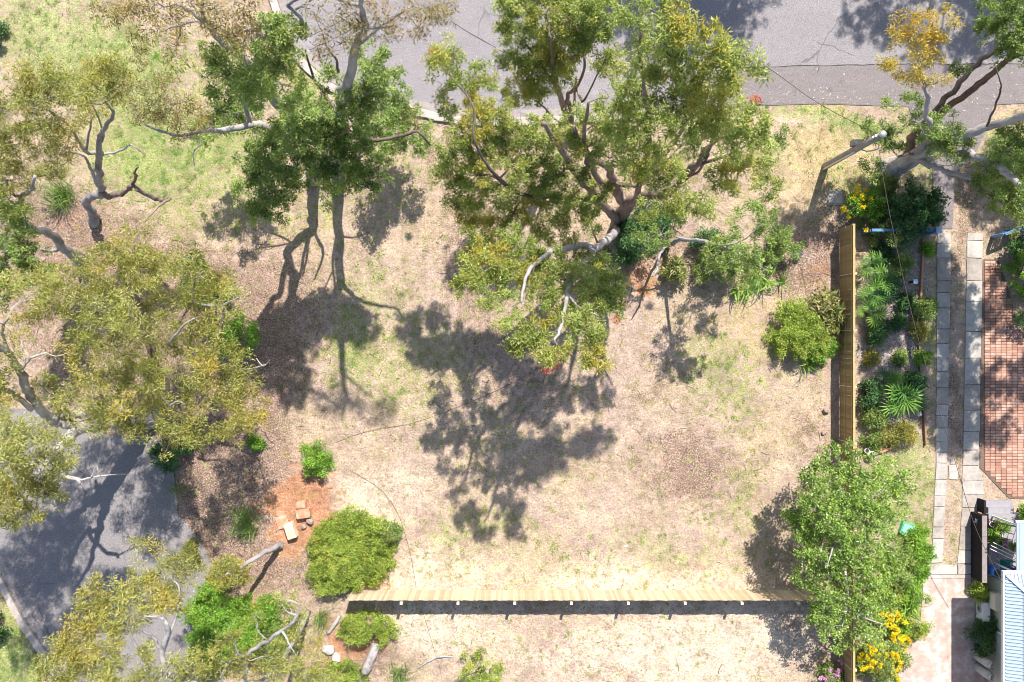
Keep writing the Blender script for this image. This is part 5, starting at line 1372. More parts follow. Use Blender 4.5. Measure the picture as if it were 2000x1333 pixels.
def timber_fence(label, a, b, side, pal_m, capped, post_start):
    """palings on the side of the lot, posts behind. side: +1/-1 = where the palings face relative to the run's left"""
    A = P(*a); B = P(*b)
    d = (B - A); L = d.length; d.normalize()
    nrm = Vector((-d.y, d.x, 0)) * side
    rz = math.atan2(d.y, d.x)
    root = empty('timber_fence', A, label, 'fence', None, rz)
    s_ = side
    npal = int(L / .108)
    step = L / npal
    pm = []
    for k in range(4):
        mb = MB()
        t_ = .016
        h = FH + (k - 1.5) * .014
        mb.box(-.0535, .0535, 0, t_ * s_, .03, h)
        me = mb.mesh('paling'); me.materials.append(pal_m); pm.append(me)
    # a slightly narrower overlapping paling gives the ribbed face
    for i in range(npal):
        o = link_mesh('paling', pm[(i * 7 + i // 3) % 4], None, root, ((i + .5) * step, s_ * (.004 + (.006 if i % 2 else 0)) + rs.uniform(-.0015, .0015), rs.uniform(-.01, .006)))
        o.rotation_euler = (0, rs.uniform(-.004, .004), 0)
    for z in ((.3, .78, 1.3) if not capped else (.3, 1.22)):
        mb = MB(); mb.box(0, L, -s_ * .045, -s_ * .003, z - .035, z + .035); mb.build('rail', M_RAIL, root)
    if capped:
        mb = MB(); mb.box(0, L, s_ * .035, s_ * .053, .70, .74); mb.build('rail', M_POST, root)
        mb = MB(); mb.box(0, L, s_ * .032, s_ * .058, FH - .10, FH - .02); mb.build('rail', M_RAIL, root)
        mb = MB(); mb.box(0, L, -s_ * .05, s_ * .045, FH + .032, FH + .06); mb.build('cap_board', M_RAIL, root)
    x = post_start
    first = True
    while x < L:
        mb = MB()
        mb.box(x - .05, x + .05, -s_ * .15, -s_ * .048, -.1, FH + (.06 if not capped else .0))
        po = mb.build('post', M_POST, root)
        if not capped:
            mb = MB(); mb.box(x - .056, x + .056, -s_ * .156, -s_ * .042, FH + .062, FH + .085); mb.build('post_cap', M_CAPW, po)
        else:
            mb = MB(); mb.box(x - .014, x + .014, s_ * .055, s_ * .066, .03, FH - .10); mb.build('batten', M_CAPW, root)
        x += 2.46
    return root


timber_fence('new golden timber paling fence with capped top along the palm garden bed', (1640, 447), (1640, 1500), -1, M_PAL, True, 2.15)
timber_fence('pale timber paling fence casting a dark shadow strip, with white-capped posts', (689, 1153), (1637, 1153), 1, M_PAL2, False, 2.40)

# blue steel front fence and gate
M_BLUE = m_plain('blue_paint', (0.10, 0.23, 0.42), .45, .4, .15)
M_BLUEL = m_plain('pale_blue_paint', (0.42, 0.54, 0.70), .5, .4, .12)


def picket_fence(label, a, b, h, cat='fence', cap_end=True, name='steel_fence'):
    A = P(*a); B = P(*b)
    d = B - A; L = d.length
    root = empty(name, A, label, cat, None, math.atan2(d.y, d.x))
    for z in (.15, h - .06):
        mb = MB(); mb.box(0, L, -.03, .03, z - .03, z + .03); mb.build('rail', M_BLUE, root)
    mb = MB(); mb.box(-.02, L + .02, -.06, .06, h, h + .03); mb.build('cap_rail', M_BLUE, root)
    n = int(L / .13)
    mb = MB(); mb.box(-.02, .02, -.012, .012, .05, h - .002); me = mb.mesh('picket'); me.materials.append(M_BLUE)
    for i in range(n + 1):
        link_mesh('picket', me, None, root, (i * L / n, .045, 0))
    for x in ((0, L) if cap_end else (0,)):
        mb = MB(); mb.box(x - .06, x + .06, -.06, .06, -.1, h - .1); mb.build('post', M_BLUE, root)
    return root


picket_fence('blue steel fence mostly hidden under the dark glossy shrub', (1684, 456), (1806, 456), 1.05)
picket_fence('blue steel fence beyond the concrete strips at the brick paving end', (1972, 450), (2080, 450), 1.05)
picket_fence('blue steel gate leaf standing open beside the concrete strips', (1966, 452), (1938, 463), 1.0, 'gate', name='steel_gate')
root = empty('gate_post', P(1806, 457), 'blue gate post with a square pale cap at the concrete strip', 'gate post')
mb = MB(); mb.box(-.085, .085, -.085, .085, -.1, 1.25); mb.build('shaft', M_BLUE, root)
mb = MB(); mb.box(-.13, .13, -.13, .13, 1.252, 1.29); mb.add([(-.13, -.13, 1.29), (.13, -.13, 1.29), (.13, .13, 1.29), (-.13, .13, 1.29), (0, 0, 1.35)], [(0, 1, 4), (1, 2, 4), (2, 3, 4), (3, 0, 4)]); mb.build('cap', M_BLUEL, root)
mb = MB(); mb.box(-.42, -.09, -.03, .03, 1.0, 1.06); mb.build('latch_arm', M_CAPW, root)

# ------------------------------------------------------------------ power pole and wires
M_POLE = m_plain('pole_timber', (0.34, 0.30, 0.25), .85, .2, .35, 5)
M_STEEL = m_plain('galvanised', (0.5, 0.52, 0.53), .45, .5, .2, 8, metal=.6)
root = empty('power_pole', P(1612, 325), 'weathered timber power pole on the dry verge with its long straight shadow', 'power pole')
mb = MB(); mb.lathe([(.165, -.2), (.16, .5), (.145, 3), (.125, 5.72)], 14); mb.build('pole', M_POLE, root, True)
mb = MB(); mb.lathe([(.132, 5.70), (.135, 5.78), (.10, 5.83)], 14); mb.build('cap', M_STEEL, root, True)
mb = MB(); mb.tube([(-.10, -.15, -.1), (-.10, -.15, 2.6), (-.09, -.14, 3.4)], .04, 8); mb.build('conduit', M_CAPW, root, True)
mb = MB(); mb.tube([(.1, -.1, 3.6), (.25, -.2, 3.75), (.42, -.22, 4.0), (.5, -.2, 4.3)], .03, 8); mb.build('bracket', M_STEEL, root, True)
mb = MB(); mb.box(-.22, .22, .10, .34, 3.2, 3.55); mb.build('junction_box', M_POLE, root)
mb = MB()
for dz in (5.2, 5.45): mb.box(-.2, .2, -.04, .04, dz, dz + .08)
mb.build('crossarm', M_STEEL, root)
ppx = P(1612, 325)


def wire(label, pts, r=.012):
    c = [q for q, _ in catmull([(Vector(p), 0) for p in pts], 10)]
    mb = MB(); o0 = Vector(pts[0])
    mb.tube([q - o0 for q in c], r, 5)
    o = mb.build('overhead_wire', M_WIRE_AND_SHADOW, None, True, o0)
    return tag(o, label, 'wire')


top = ppx + Vector((0, 0, 5.5))
q0 = ppx + Vector((1.5, 1.0, 0))
wire('overhead wire running from the power pole across the road', [top, P(1600, 203, 5.4), P(1505, 136, 5.6), P(1350, 30, 6.0), P(1100, -150, 6.8)])
wire('service wire running from the power pole down to the house eave', [top + Vector((0, 0, -.25)), P(1738, 420, 5.0), P(1790, 650, 4.1), P(1865, 900, 3.3), P(1905, 1030, 3.0), P(1957, 1138, 2.82)])

# ------------------------------------------------------------------ dark tubes standing in for wire shadows on the lawn
def shadow_tube(label, pts, r=.018):
    c = [q for q, _ in catmull([(P(x, y, .03), 0) for x, y in pts], 8)]
    o0 = c[0].copy()
    mb = MB()
    mb.tube([q - o0 + Vector((0, 0, random.uniform(-.015, .012))) for q in c], r, 5)
    return tag(mb.build('wire_shadow', M_WIRE_AND_SHADOW, None, True, o0), label, 'cable')


shadow_tube('thin dark tube standing in for a wire shadow across the lawn from the lone shrub into the tree shadow', [(654, 866), (690, 851), (740, 838), (800, 828), (860, 808), (960, 768), (1050, 722), (1120, 692)], .007)
shadow_tube('thin dark tube standing in for a wire shadow, bending down the bleached lawn to the fence', [(680, 917), (720, 940), (750, 963), (775, 1000), (790, 1040), (803, 1090), (813, 1148)], .007)
shadow_tube('thin dark tube standing in for a wire shadow on the dry ground behind the fence', [(826, 1196), (838, 1235), (848, 1270), (858, 1300), (866, 1345)], .007)

# ------------------------------------------------------------------ rocks and logs
def m_rock(name, a, b, c_):
    t = NT(name)
    f = t.noise(3.5, 5, .65); g = t.noise(18, 4, .7)
    c = t.ramp(f, [(.32, a), (.5, b), (.68, c_)])
    c = t.mix(.3, c, t.ramp(g, [(.3, a), (.7, c_)]))
    return t.principled(c, .9, .15, g, .012)


ROCK = {'orange': m_rock('sandstone_orange', (0.34, 0.15, 0.085), (0.52, 0.27, 0.16), (0.66, 0.47, 0.36)),
        'pale': m_rock('sandstone_pale', (0.50, 0.37, 0.24), (0.68, 0.54, 0.38), (0.82, 0.70, 0.55)),
        'grey': m_rock('rock_grey', (0.16, 0.11, 0.095), (0.32, 0.24, 0.21), (0.50, 0.42, 0.38)),
        'white': m_rock('rock_white', (0.42, 0.37, 0.33), (0.62, 0.56, 0.52), (0.78, 0.72, 0.68))}


def rock(label, px, py, sx, sy, sz, kind, seed, rz=0.0, block=False, name='rock', group=None):
    r_ = random.Random(seed)
    bm = bmesh.new()
    if block:
        pts = [Vector((x * sx * r_.uniform(.85, 1.05), y * sy * r_.uniform(.85, 1.05), z)) for x in (-.5, .5) for y in (-.5, .5) for z in (-.05, sz * r_.uniform(.85, 1.05))]
        pts += [Vector((r_.uniform(-.5, .5) * sx, r_.uniform(-.5, .5) * sy, sz * r_.uniform(.95, 1.08))) for _ in range(3)]
    else:
        pts = []
        for _ in range(26):
            d = Vector((r_.gauss(0, 1), r_.gauss(0, 1), r_.gauss(0, 1))).normalized()
            pts.append(Vector((d.x * sx / 2, d.y * sy / 2, sz * (.4 + .6 * d.z) if d.z > -.6 else -.03)) * r_.uniform(.85, 1.05))
    for p in pts: bm.verts.new(p)
    bmesh.ops.convex_hull(bm, input=bm.verts[:])
    loose = [v for v in bm.verts if not v.link_faces]
    bmesh.ops.delete(bm, geom=loose, context='VERTS')
    bmesh.ops.bevel(bm, geom=bm.edges[:], offset=min(sx, sy, sz) * .06, segments=1, affect='EDGES', clamp_overlap=True)
    me = bpy.data.meshes.new(name); bm.to_mesh(me); bm.free()
    me.materials.append(ROCK[kind])
    o = link_mesh(name, me, None, None, P(px, py))
    o.rotation_euler = (0, 0, rz)
    return tag(o, label, name.replace('_', ' '), group)


rock('squared orange sandstone block on the red soil, upper of the pair', 590, 985, .46, .34, .30, 'orange', 1, .1, True, 'sandstone_block')
rock('larger orange sandstone block with a grey end, lower of the pair', 595, 1001, .66, .42, .34, 'orange', 2, .12, True, 'sandstone_block')
rock('pale cream wedge of sandstone on the red soil', 570, 1035, .45, .72, .40, 'pale', 3, .35, True, 'sandstone_block')
rock('grey-brown lump of rock near the cream sandstone wedge', 606, 1018, .44, .40, .30, 'grey', 4, .5)
rock('small dark rock touching the grey-brown lump', 594, 1028, .30, .26, .2, 'grey', 5)
rock('flat red sandstone slab half sunk in the red soil', 552, 1020, .55, .62, .10, 'orange', 6, .3, True, 'sandstone_block')
rock('thin broken red sandstone slab above the flat half-sunk one', 548, 1003, .42, .25, .09, 'orange', 7, -.2, True, 'sandstone_block')
rock('pale grey boulder under the thin gum by the fallen log', 642, 1266, .62, .52, .42, 'white', 8)
rock('smaller pale boulder beside the grey one', 658, 1283, .45, .55, .35, 'white', 9)
rock('pale flat boulder at the photograph bottom edge among yellow-green bush', 600, 1318, .5, .7, .35, 'white', 10, .6)
rock('brown stone at the foot of the golden timber fence', 1612, 802, .36, .30, .26, 'grey', 11)
rock('small brown stone by the golden timber fence close to the blossom tree', 1608, 846, .26, .2, .16, 'grey', 12)
rock('pale stone in the brown mulch beside the pole shadow', 1555, 497, .5, .55, .18, 'white', 13)
rock('flat white stone lying on the open lawn', 1222, 1067, .2, .14, .05, 'white', 14, .5)
for k, (x, y, lab) in enumerate(((1733, 553, 'pale pebble in the garden bed near the palm row'), (1729, 525, 'tan pebble in the shaded garden bed by the blue fence'), (1720, 510, 'small white pebble at the garden bed shade'), (1707, 585, 'white pebble between palm fronds'))):
    rock(lab, x, y, .16, .14, .1, 'white', 20 + k, name='stone')


def log(label, pts, rad, bark, name='fallen_log'):
    c = catmull([(P(x, y, z), r) for (x, y, z), r in zip(pts, rad)], 5)
    o0 = c[0][0].copy()
    mb = MB(); mb.tube([q - o0 + Vector((random.gauss(0, .01), random.gauss(0, .01), 0)) for q, _ in c], [r * random.uniform(.92, 1.08) for _, r in c], 9)
    return tag(mb.build(name, BARK[bark], None, True, o0), label, 'log' if name == 'fallen_log' else 'branch')


log('thick bleached fallen log behind the fence, dark gap along one side', [(735, 1258, .25), (725, 1285, .24), (712, 1315, .22)], [.2, .22, .2], 'white')
log('short pale fallen log near the fence end', [(663, 1203, .12), (653, 1220, .12), (641, 1237, .10)], [.09, .1, .08], 'white')
log('bent pale fallen branch on the bleached ground behind the fence', [(816, 1306, .05), (836, 1293, .09), (856, 1283, .1), (884, 1284, .06)], [.03, .045, .05, .03], 'white', 'fallen_branch')
log('thin pale stick jutting from the olive crown edge onto the dirt', [(490, 725, .4), (505, 716, .3), (525, 708, .1)], [.02, .018, .01], 'white', 'fallen_branch')

# pit lid and garden bits
root = empty('pit_lid', P(1631, 386), 'square concrete utility pit lid on the verge below the power pole', 'pit lid')
mb = MB(); mb.box(-.36, .36, -.34, .34, -.1, .05); mb.build('surround', M_SLAB[2], root)
mb = MB(); mb.box(-.29, .29, -.27, .27, .051, .068); mb.build('lid', M_SLAB[0], root)

M_EDGE = m_timber('edging_timber', (0.44, 0.21, 0.12), (0.56, 0.30, 0.19))
M_EDGED = m_timber('edging_dark', (0.20, 0.11, 0.08), (0.30, 0.18, 0.13))
root = empty('garden_edging', P(1799, 470), 'orange timber edging boards along the gravel garden bed', 'garden edging')
pts = [(1801, 466), (1800, 500), (1797, 560), (1795, 620), (1793, 690), (1797, 760), (1803, 820), (1806, 870)]
for k, (a, b) in enumerate(zip(pts[:-1], pts[1:])):
    mb = MB(); A = P(*a) - root.location; B = P(*b) - root.location
    mb.bar(A + Vector((0, -.01, .07)), B + Vector((0, .01, .07)), .085 if k < 3 else .06, .18); mb.build('board', M_EDGE if k < 3 else M_EDGED, root)
root = empty('garden_edging', P(1700, 884), 'short curved orange edging at the end of the gravel bed beside the red pot', 'garden edging')
pts = [(1704, 885), (1722, 882), (1738, 875), (1752, 865)]
for a, b in zip(pts[:-1], pts[1:]):
    mb = MB(); mb.bar(P(*a) - root.location + Vector((0, 0, .06)), P(*b) - root.location + Vector((0, 0, .06)), .09, .16); mb.build('board', M_EDGE, root)

M_REDP = m_plain('red_glaze', (0.50, 0.035, 0.05), .35, .5, .12)
M_WHITE = m_plain('white_plastic', (0.72, 0.72, 0.72), .5, .4, .06)
M_BLACKP = m_plain('black_plastic', (0.03, 0.03, 0.035), .5, .4, .2)
M_MINT = m_plain('mint_plastic', (0.25, 0.62, 0.42), .4, .4, .15)
M_GREENP = m_plain('green_plastic', (0.10, 0.60, 0.27), .4, .4, .25, 9)
M_SOILP = m_plain('potting_soil', (0.07, 0.045, 0.035), .95, .1, .4, 20)
M_BLUEP = m_plain('blue_plastic', (0.05, 0.20, 0.62), .4, .4, .15)
M_LBLUE = m_plain('light_blue_petal', (0.45, 0.65, 0.85), .6, .3, .2)
M_PURP = m_plain('indigo_cloth', (0.055, 0.05, 0.26), .9, .1, .3)
M_TEAL = m_plain('teal_cloth', (0.02, 0.14, 0.14), .85, .1, .3)


def pot(label, px, py, z, r, h, rim, body, plant=None, leafk='bright', fl=None, cat='flower pot', pr=None):
    root = empty('flower_pot', P(px, py, z), label, cat)
    mb = MB(); mb.lathe([(r * .72, 0), (r * .92, h * .85)], 16); mb.build('pot', body, root, True)
    mb = MB()
    v, f = [], []
    for k in range(16):
        a = 2 * math.pi * k / 16
        for rr, zz in ((r, h * .86), (r, h), (r * .78, h), (r * .78, h * .86)): v.append((rr * math.cos(a), rr * math.sin(a), zz))
    for k in range(16):
        k2 = (k + 1) % 16
        for m_ in range(4): f.append((k * 4 + m_, k2 * 4 + m_, k2 * 4 + (m_ + 1) % 4, k * 4 + (m_ + 1) % 4))
    mb.add(v, f); mb.build('rim', rim, root)
    mb = MB(); mb.lathe([(r * .76, h * .86), (r * .74, h * .92)], 16); mb.build('soil', M_SOILP, root)
    if plant:
        foliage('foliage', [(root.location + Vector((random.gauss(0, r * .3), random.gauss(0, r * .3), h + .1)), plant) for _ in range(3)], leafk, root, root.location, 2.0, .8)
    if fl:
        foliage('flowers', [(root.location + Vector((random.gauss(0, r * .4), random.gauss(0, r * .4), h + .22)), .09) for _ in range(4)], fl, root, root.location, 1.0, .7)
    return root


pot('round red pot with a pale rim at the end of the curved edging', 1698, 888, 0, .19, .3, M_WHITE, M_REDP)
pot('small white pot touching the red pot', 1690, 880, 0, .12, .2, M_WHITE, M_WHITE)
root = empty('plastic_crate', P(1769, 1032), 'mint green plastic crate on the tall grass beside the blossom tree', 'crate', None, -.35)
mb = MB(); mb.box(-.3, .3, -.26, .26, .02, .05); mb.build('base', M_GREENP, root)
for x0, x1, y0, y1 in ((-.31, -.28, -.27, .27), (.28, .31, -.27, .27), (-.28, .28, -.27, -.24), (-.28, .28, .24, .27)):
    mb = MB(); mb.box(x0, x1, y0, y1, .0, .26); mb.build('side', M_GREENP, root)
mb = MB(); mb.box(-.24, .26, -.2, .22, .2, .23); mb.build('lid', M_MINT, root)
root = empty('garden_light', P(1776, 552), 'pale blue square-capped garden post on the gravel bed', 'garden light')
mb = MB(); mb.box(-.04, .04, -.04, .04, -.1, .55); mb.build('post', M_BLACKP, root)
mb = MB(); mb.box(-.1, .1, -.1, .1, .552, .59); mb.build('cap', M_BLUEL, root)
root = empty('globe_light', P(1791, 808), 'white globe garden light by the edging', 'garden light')
mb = MB(); mb.lathe([(.05, -.05), (.05, .1)], 10); mb.build('base', M_BLACKP, root)
mb = MB(); mb.lathe([(.05, .102), (.1, .14), (.12, .2), (.1, .27), (.04, .31)], 12); mb.build('globe', M_WHITE, root, True)

# ------------------------------------------------------------------ the house at the corner
M_WALL = m_plain('render_cream', (0.62, 0.57, 0.46), .85, .2, .08, 3)
M_ROOF = m_plain('roof_steel', (0.34, 0.43, 0.51), .45, .5, .06, 2, metal=.0)
M_GUT = m_plain('gutter_white', (0.80, 0.80, 0.80), .45, .4, .05)
M_GLASS = m_plain('window_glass', (0.03, 0.05, 0.08), .08, .6, .1)
M_CREAM = m_plain('meter_box', (0.60, 0.55, 0.45), .6, .3, .06)
M_AC = m_plain('condenser_white', (0.72, 0.72, 0.70), .5, .4, .06)
M_GAS = m_plain('gas_grey', (0.46, 0.46, 0.44), .5, .4, .15, 4)
EX, EY, EZ = 20.64, -9.74, 2.80
WX, WY = 21.5, -10.55
hroot = empty('house', (WX, WY, 0), 'cream house with a pale blue corrugated steel roof and white gutter beside the pink concrete', 'house')
hb = hroot.location


def hpart(name, mb, mat, parent=None):
    o = mb.build(name, mat, parent or hroot)
    return o


mb = MB(); mb.box(0, .2, -12, 0, -.1, 2.62); hpart('wall', mb, M_WALL)
mb = MB(); mb.box(.2, 12, -.2, 0, -.1, 2.62); hpart('wall', mb, M_WALL)
# eaves board
mb = MB(); mb.box(EX - WX, 12, -12, EY - WY, 2.64, 2.68); hpart('eave', mb, M_GUT)
mb = MB(); mb.box(EX - WX - .12, EX - WX, -12, EY - WY + .12, 2.68, 2.83); hpart('gutter', mb, M_GUT)
mb = MB(); mb.box(EX - WX + .001, 12, EY - WY, EY - WY + .12, 2.68, 2.83); hpart('gutter', mb, M_GUT)
pitch = math.tan(R(20))


def roof_sheets(west):
    """corrugated sheets running up the slope, clipped by the hip"""
    nrib = 5; w_ = .145
    for k in range(16):
        mb = MB()
        for j in range(nrib):
            s0 = (k * nrib + j) * w_
            prof = [(0, 0), (.02, .045), (.05, .045), (.07, 0), (.145, 0)]
            for (a, za), (b, zb) in zip(prof[:-1], prof[1:]):
                u0, u1 = s0 + a, s0 + b
                l0, l1 = min(u0, 5.5), min(u1, 5.5)
                ext = .04
                q = []
                for u, lo, zz in ((u0, -ext, za), (u1, -ext, zb), (u1, l1, zb), (u0, l0, za)):
                    if west: q.append((EX - WX + lo, EY - WY - u, EZ + .05 + lo * pitch + zz))
                    else: q.append((EX - WX + u, EY - WY - lo, EZ + .05 + lo * pitch + zz))
                mb.add(q, [(0, 3, 2, 1)] if west else [(0, 1, 2, 3)])
        hpart('roof_sheet', mb, M_ROOF)


roof_sheets(True); roof_sheets(False)
mb = MB()
mb.bar((EX - WX, EY - WY, EZ + .09), (EX - WX + 5.5, EY - WY - 5.5, EZ + .09 + 5.5 * pitch), .16, .04); hpart('hip_cap', mb, M_ROOF)
mb = MB()
for lo in (.56, 1.5):
    mb.box(EX - WX + lo, EX - WX + lo + .022, -12, EY - WY - lo - .1, EZ + .096 + lo * pitch, EZ + .104 + lo * pitch)
hpart('screw_row', mb, M_GAS)
# window
wy = -14.0 - WY
mb = MB()
for y0, y1, z0, z1 in ((wy - 1.3, wy, 1.08, 1.14), (wy - 1.3, wy, 2.14, 2.2), (wy - .05, wy, 1.141, 2.139), (wy - 1.3, wy - 1.25, 1.141, 2.139), (wy - .67, wy - .62, 1.141, 2.139)):
    mb.box(-.05, -.002, y0, y1, z0, z1)
wf = hpart('window', mb, M_GUT)
for y0, y1 in ((wy - .619, wy - .051), (wy - 1.249, wy - .671)):
    mb = MB(); mb.box(-.03, -.004, y0, y1, 1.142, 2.138); hpart('pane', mb, M_GLASS, wf)
mb = MB(); mb.tube([(-.05, -12.86 - WY, 0.0), (-.05, -12.86 - WY, 2.6)], .04, 10); hpart('downpipe', mb, M_GUT)
mb = MB(); mb.box(-.12, -.002, -11.25 - WY, -11.12 - WY, 1.0, 1.12); mb.tube([(-.08, -11.18 - WY, 1.1), (-.16, -11.1 - WY, 1.15), (-.16, -11.05 - WY, 1.1)], .02, 6); hpart('tap', mb, M_STEEL)

root = empty('air_conditioner', (20.93, -12.05, 0), 'white air conditioner condenser against the house wall', 'air conditioner')
mb = MB(); mb.box(0, .32, -.42, .42, .08, .64); mb.build('casing', M_AC, root)
mb = MB(); mb.box(0, .3, -.38, -.3, -.03, .079); mb.box(0, .3, .3, .38, -.03, .079); mb.build('foot', M_BLACKP, root)
mb = MB()
v, f = [], []
for k in range(20):
    a = 2 * math.pi * k / 20
    v += [(-.004, .08 + .2 * math.cos(a), .36 + .2 * math.sin(a)), (-.022, .08 + .19 * math.cos(a), .36 + .19 * math.sin(a))]
for k in range(20): f.append((2 * k, 2 * ((k + 1) % 20), 2 * ((k + 1) % 20) + 1, 2 * k + 1))
f.append(tuple(2 * k + 1 for k in range(20)))
mb.add(v, f); fg = mb.build('fan_grille', M_GAS, root)
mb = MB()
for k in range(8):
    a = 2 * math.pi * k / 8
    mb.bar((-.028, .08, .36), (-.028, .08 + .18 * math.cos(a), .36 + .18 * math.sin(a)), .012)
mb.lathe([(.03, -.01), (.03, .01)], 8, (-.03, .08, .36)); mb.build('fan_guard', M_BLACKP, fg)
root = empty('meter_box', (21.15, -11.45, 0), 'cream meter box on the house wall above the condenser', 'meter box')
mb = MB(); mb.box(0, .348, -.36, .36, .75, 1.26); mb.build('case', M_CREAM, root)
mb = MB(); mb.box(-.02, -.001, -.33, .33, .79, 1.22); mb.build('door', M_CREAM, root)
mb = MB(); mb.tube([(.25, 0, .0), (.25, 0, .748)], .025, 8); mb.build('conduit', M_GAS, root)
for y, lab in ((-14.22, 'grey gas cylinder against the house wall, nearer the dark hedge'), (-14.72, 'grey gas cylinder against the house wall, nearer the window')):
    root = empty('gas_cylinder', (21.0, y, 0), lab, 'gas cylinder')
    mb = MB(); mb.lathe([(.17, 0), (.19, .04), (.19, .95), (.175, 1.05), (.12, 1.12), (.05, 1.15)], 18); mb.build('tank', M_GAS, root, True)
    mb = MB(); mb.lathe([(.035, 1.15), (.035, 1.22)], 8); mb.box(-.06, .06, -.015, .015, 1.22, 1.25); mb.build('valve', M_STEEL, root)
    v, f = [], []
    for k in range(14):
        a = 2 * math.pi * k / 18 + .6
        v += [(.11 * math.cos(a), .11 * math.sin(a), 1.13), (.11 * math.cos(a), .11 * math.sin(a), 1.27)]
    for k in range(13): f.append((2 * k, 2 * k + 2, 2 * k + 3, 2 * k + 1))
    mb = MB(); mb.add(v, f); mb.build('collar', M_GAS, root)

# deck
M_DECK = m_plain('deck_grey', (0.29, 0.275, 0.30), .8, .2, .10, 5)
M_CAPB = m_plain('wall_cap_brown', (0.25, 0.21, 0.21), .8, .2, .15)
M_SCREEN_SHADE = m_plain('screen_brown_shaded', (0.022, 0.017, 0.02), .8, .2, .2, 6)  # shade on the wall's outer face is put into this dark brown
DZ = .5
droot = empty('deck', P(1950, 1060), 'grey concrete deck with steps and a brown side wall at the house corner', 'deck')
db = droot.location


def dbox(name, x0, x1, y0, y1, z0, z1, mat, topz=None):
    a = P(x0, y1, topz if topz is not None else z1); b = P(x1, y0, topz if topz is not None else z1)
    mb = MB(); mb.box(a.x - db.x, b.x - db.x, a.y - db.y, b.y - db.y, z0, z1)
    return mb.build(name, mat, droot)


dbox('step', 1925.5, 1978, 978, 991.6, -.1, .17, M_DECK)
dbox('step', 1930.5, 1980, 992, 1004.6, -.1, .34, M_DECK)
dbox('floor', 1931, 2040, 1005, 1126, -.1, DZ, M_DECK)
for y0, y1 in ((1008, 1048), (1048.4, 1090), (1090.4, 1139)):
    dbox('side_wall', 1919, 1927.5, y0, y1, -.1, .96, M_SCREEN_SHADE)
    dbox('wall_cap', 1918.5, 1928.0, y0, y1, .962, 1.0, M_CAPB)
dbox('wall_post', 1922.5, 1926, 978, 1004, -.1, .6, M_SCREEN_SHADE)
dbox('pipe_box', 1899, 1916, 1075, 1118, -.05, .10, M_BLUEL)
root = empty('deck_railing', P(1932, 1014, DZ), 'thin dark metal railing across the deck', 'railing')
A = Vector((0, 0, 0)); B = P(1986, 1028, DZ) - P(1932, 1014, DZ)
for z in (.5, .85):
    mb = MB(); mb.bar(A + Vector((0, 0, z)), B + Vector((0, 0, z)), .025); mb.build('rail', M_BLACKP, root)
for k in range(6):
    q = A.lerp(B, k / 5); mb = MB(); mb.bar(q, q + Vector((0, 0, .86)), .022); mb.build('baluster', M_BLACKP, root)
root = empty('clothes_airer', P(1944, 1068, DZ), 'folding metal clothes airer in the shade on the deck', 'clothes airer')
o_ = P(1944, 1068, DZ)
for k, (a, b) in enumerate((((1936, 1066), (1986, 1090)), ((1940, 1060), (1986, 1083)), ((1934, 1072), (1984, 1096)))):
    mb = MB(); mb.bar(P(*a, DZ + .8) - o_, P(*b, DZ + .8) - o_, .022); mb.build('bar', M_GUT, root)
for a in ((1936, 1066), (1986, 1090), (1940, 1060), (1984, 1096)):
    mb = MB(); mb.bar(P(*a, DZ + .8) - o_, P(a[0], a[1], DZ) - o_, .02); mb.build('leg', M_GUT, root)
mb = MB()
v = []; f = []
for i in range(6):
    for j in range(2):
        q = P(1950 + i * 2, 1077 + i * .9, DZ + .8 - (0 if j else .45)) - o_
        v.append(q + Vector((0, .02 * math.sin(i * 2.1), 0)))
for i in range(5): f.append((2 * i, 2 * i + 2, 2 * i + 3, 2 * i + 1))
mb.add(v, f); mb.add([p + Vector((0, -.02, 0)) for p in v], f); tag(mb.build('towel', M_TEAL, None, False, o_), 'teal towel hanging on the clothes airer', 'towel')
pot('blue-white flowering pot outside the brown deck wall', 1911, 1022, 0, .2, .45, M_BLACKP, M_BLACKP, None)
foliage('flowers', [(P(1911 + dx, 1021 + dy, .52), .09) for dx, dy in ((-3, -3), (3, 0), (0, 4), (4, -4))], 'pink', bpy.data.objects[[o.name for o in COL.objects if o.name.startswith('flower_pot')][-1]], P(1911, 1022), 1.0, .7, m_leaf('petal_blue_white', (.35, .5, .7), (.5, .7, .85), (.75, .85, .95), (.9, .9, .95), .2))
pot('white-rimmed red-brown pot in the deck corner', 1932, 1022, DZ, .12, .22, M_WHITE, M_REDP)
pot('mint green pot with a leafy plant on the deck', 1953, 1027, DZ, .17, .25, M_MINT, M_MINT, .12)
pot('black pot with a small leafy plant beside the mint green pot', 1944, 1026, DZ, .14, .22, M_BLACKP, M_BLACKP, .16, 'green')
pot('large round black pot with a pale rim on the deck', 1944, 1043, DZ, .16, .3, M_WHITE, M_BLACKP)
pot('black pot close to the brown deck wall', 1932, 1037, DZ, .12, .25, M_BLACKP, M_BLACKP, .1)
pot('pot of bright pink flowers at the shade line of the deck', 1953, 1060, DZ, .1, .2, M_WHITE, M_WHITE, .06, 'green', 'pink')
pot('pot of purple flowers beside the blue awning', 1976, 1065, DZ, .12, .25, M_BLACKP, M_BLACKP, .1, 'green', 'pink')
pot('white pot with trailing plants along the deck wall', 1935, 1053, DZ, .12, .25, M_WHITE, M_WHITE, .1, 'green')
root = empty('plastic_drum', P(1933, 1112, DZ), 'blue plastic drum in the shaded deck corner', 'drum')
mb = MB(); mb.lathe([(.17, 0), (.2, .05), (.2, .5), (.18, .55)], 16); mb.build('body', M_BLUEP, root, True)
mb = MB(); mb.lathe([(.15, .552), (.15, .57), (.1, .58)], 16); mb.build('lid', M_BLACKP, root, True)
root = empty('covered_table', P(1964, 1112, DZ), 'low table under an indigo cloth in the deck shade', 'table')
mb = MB(); mb.box(-.35, .35, -.2, .2, .45, .48); mb.build('tabletop', M_PURP, root)
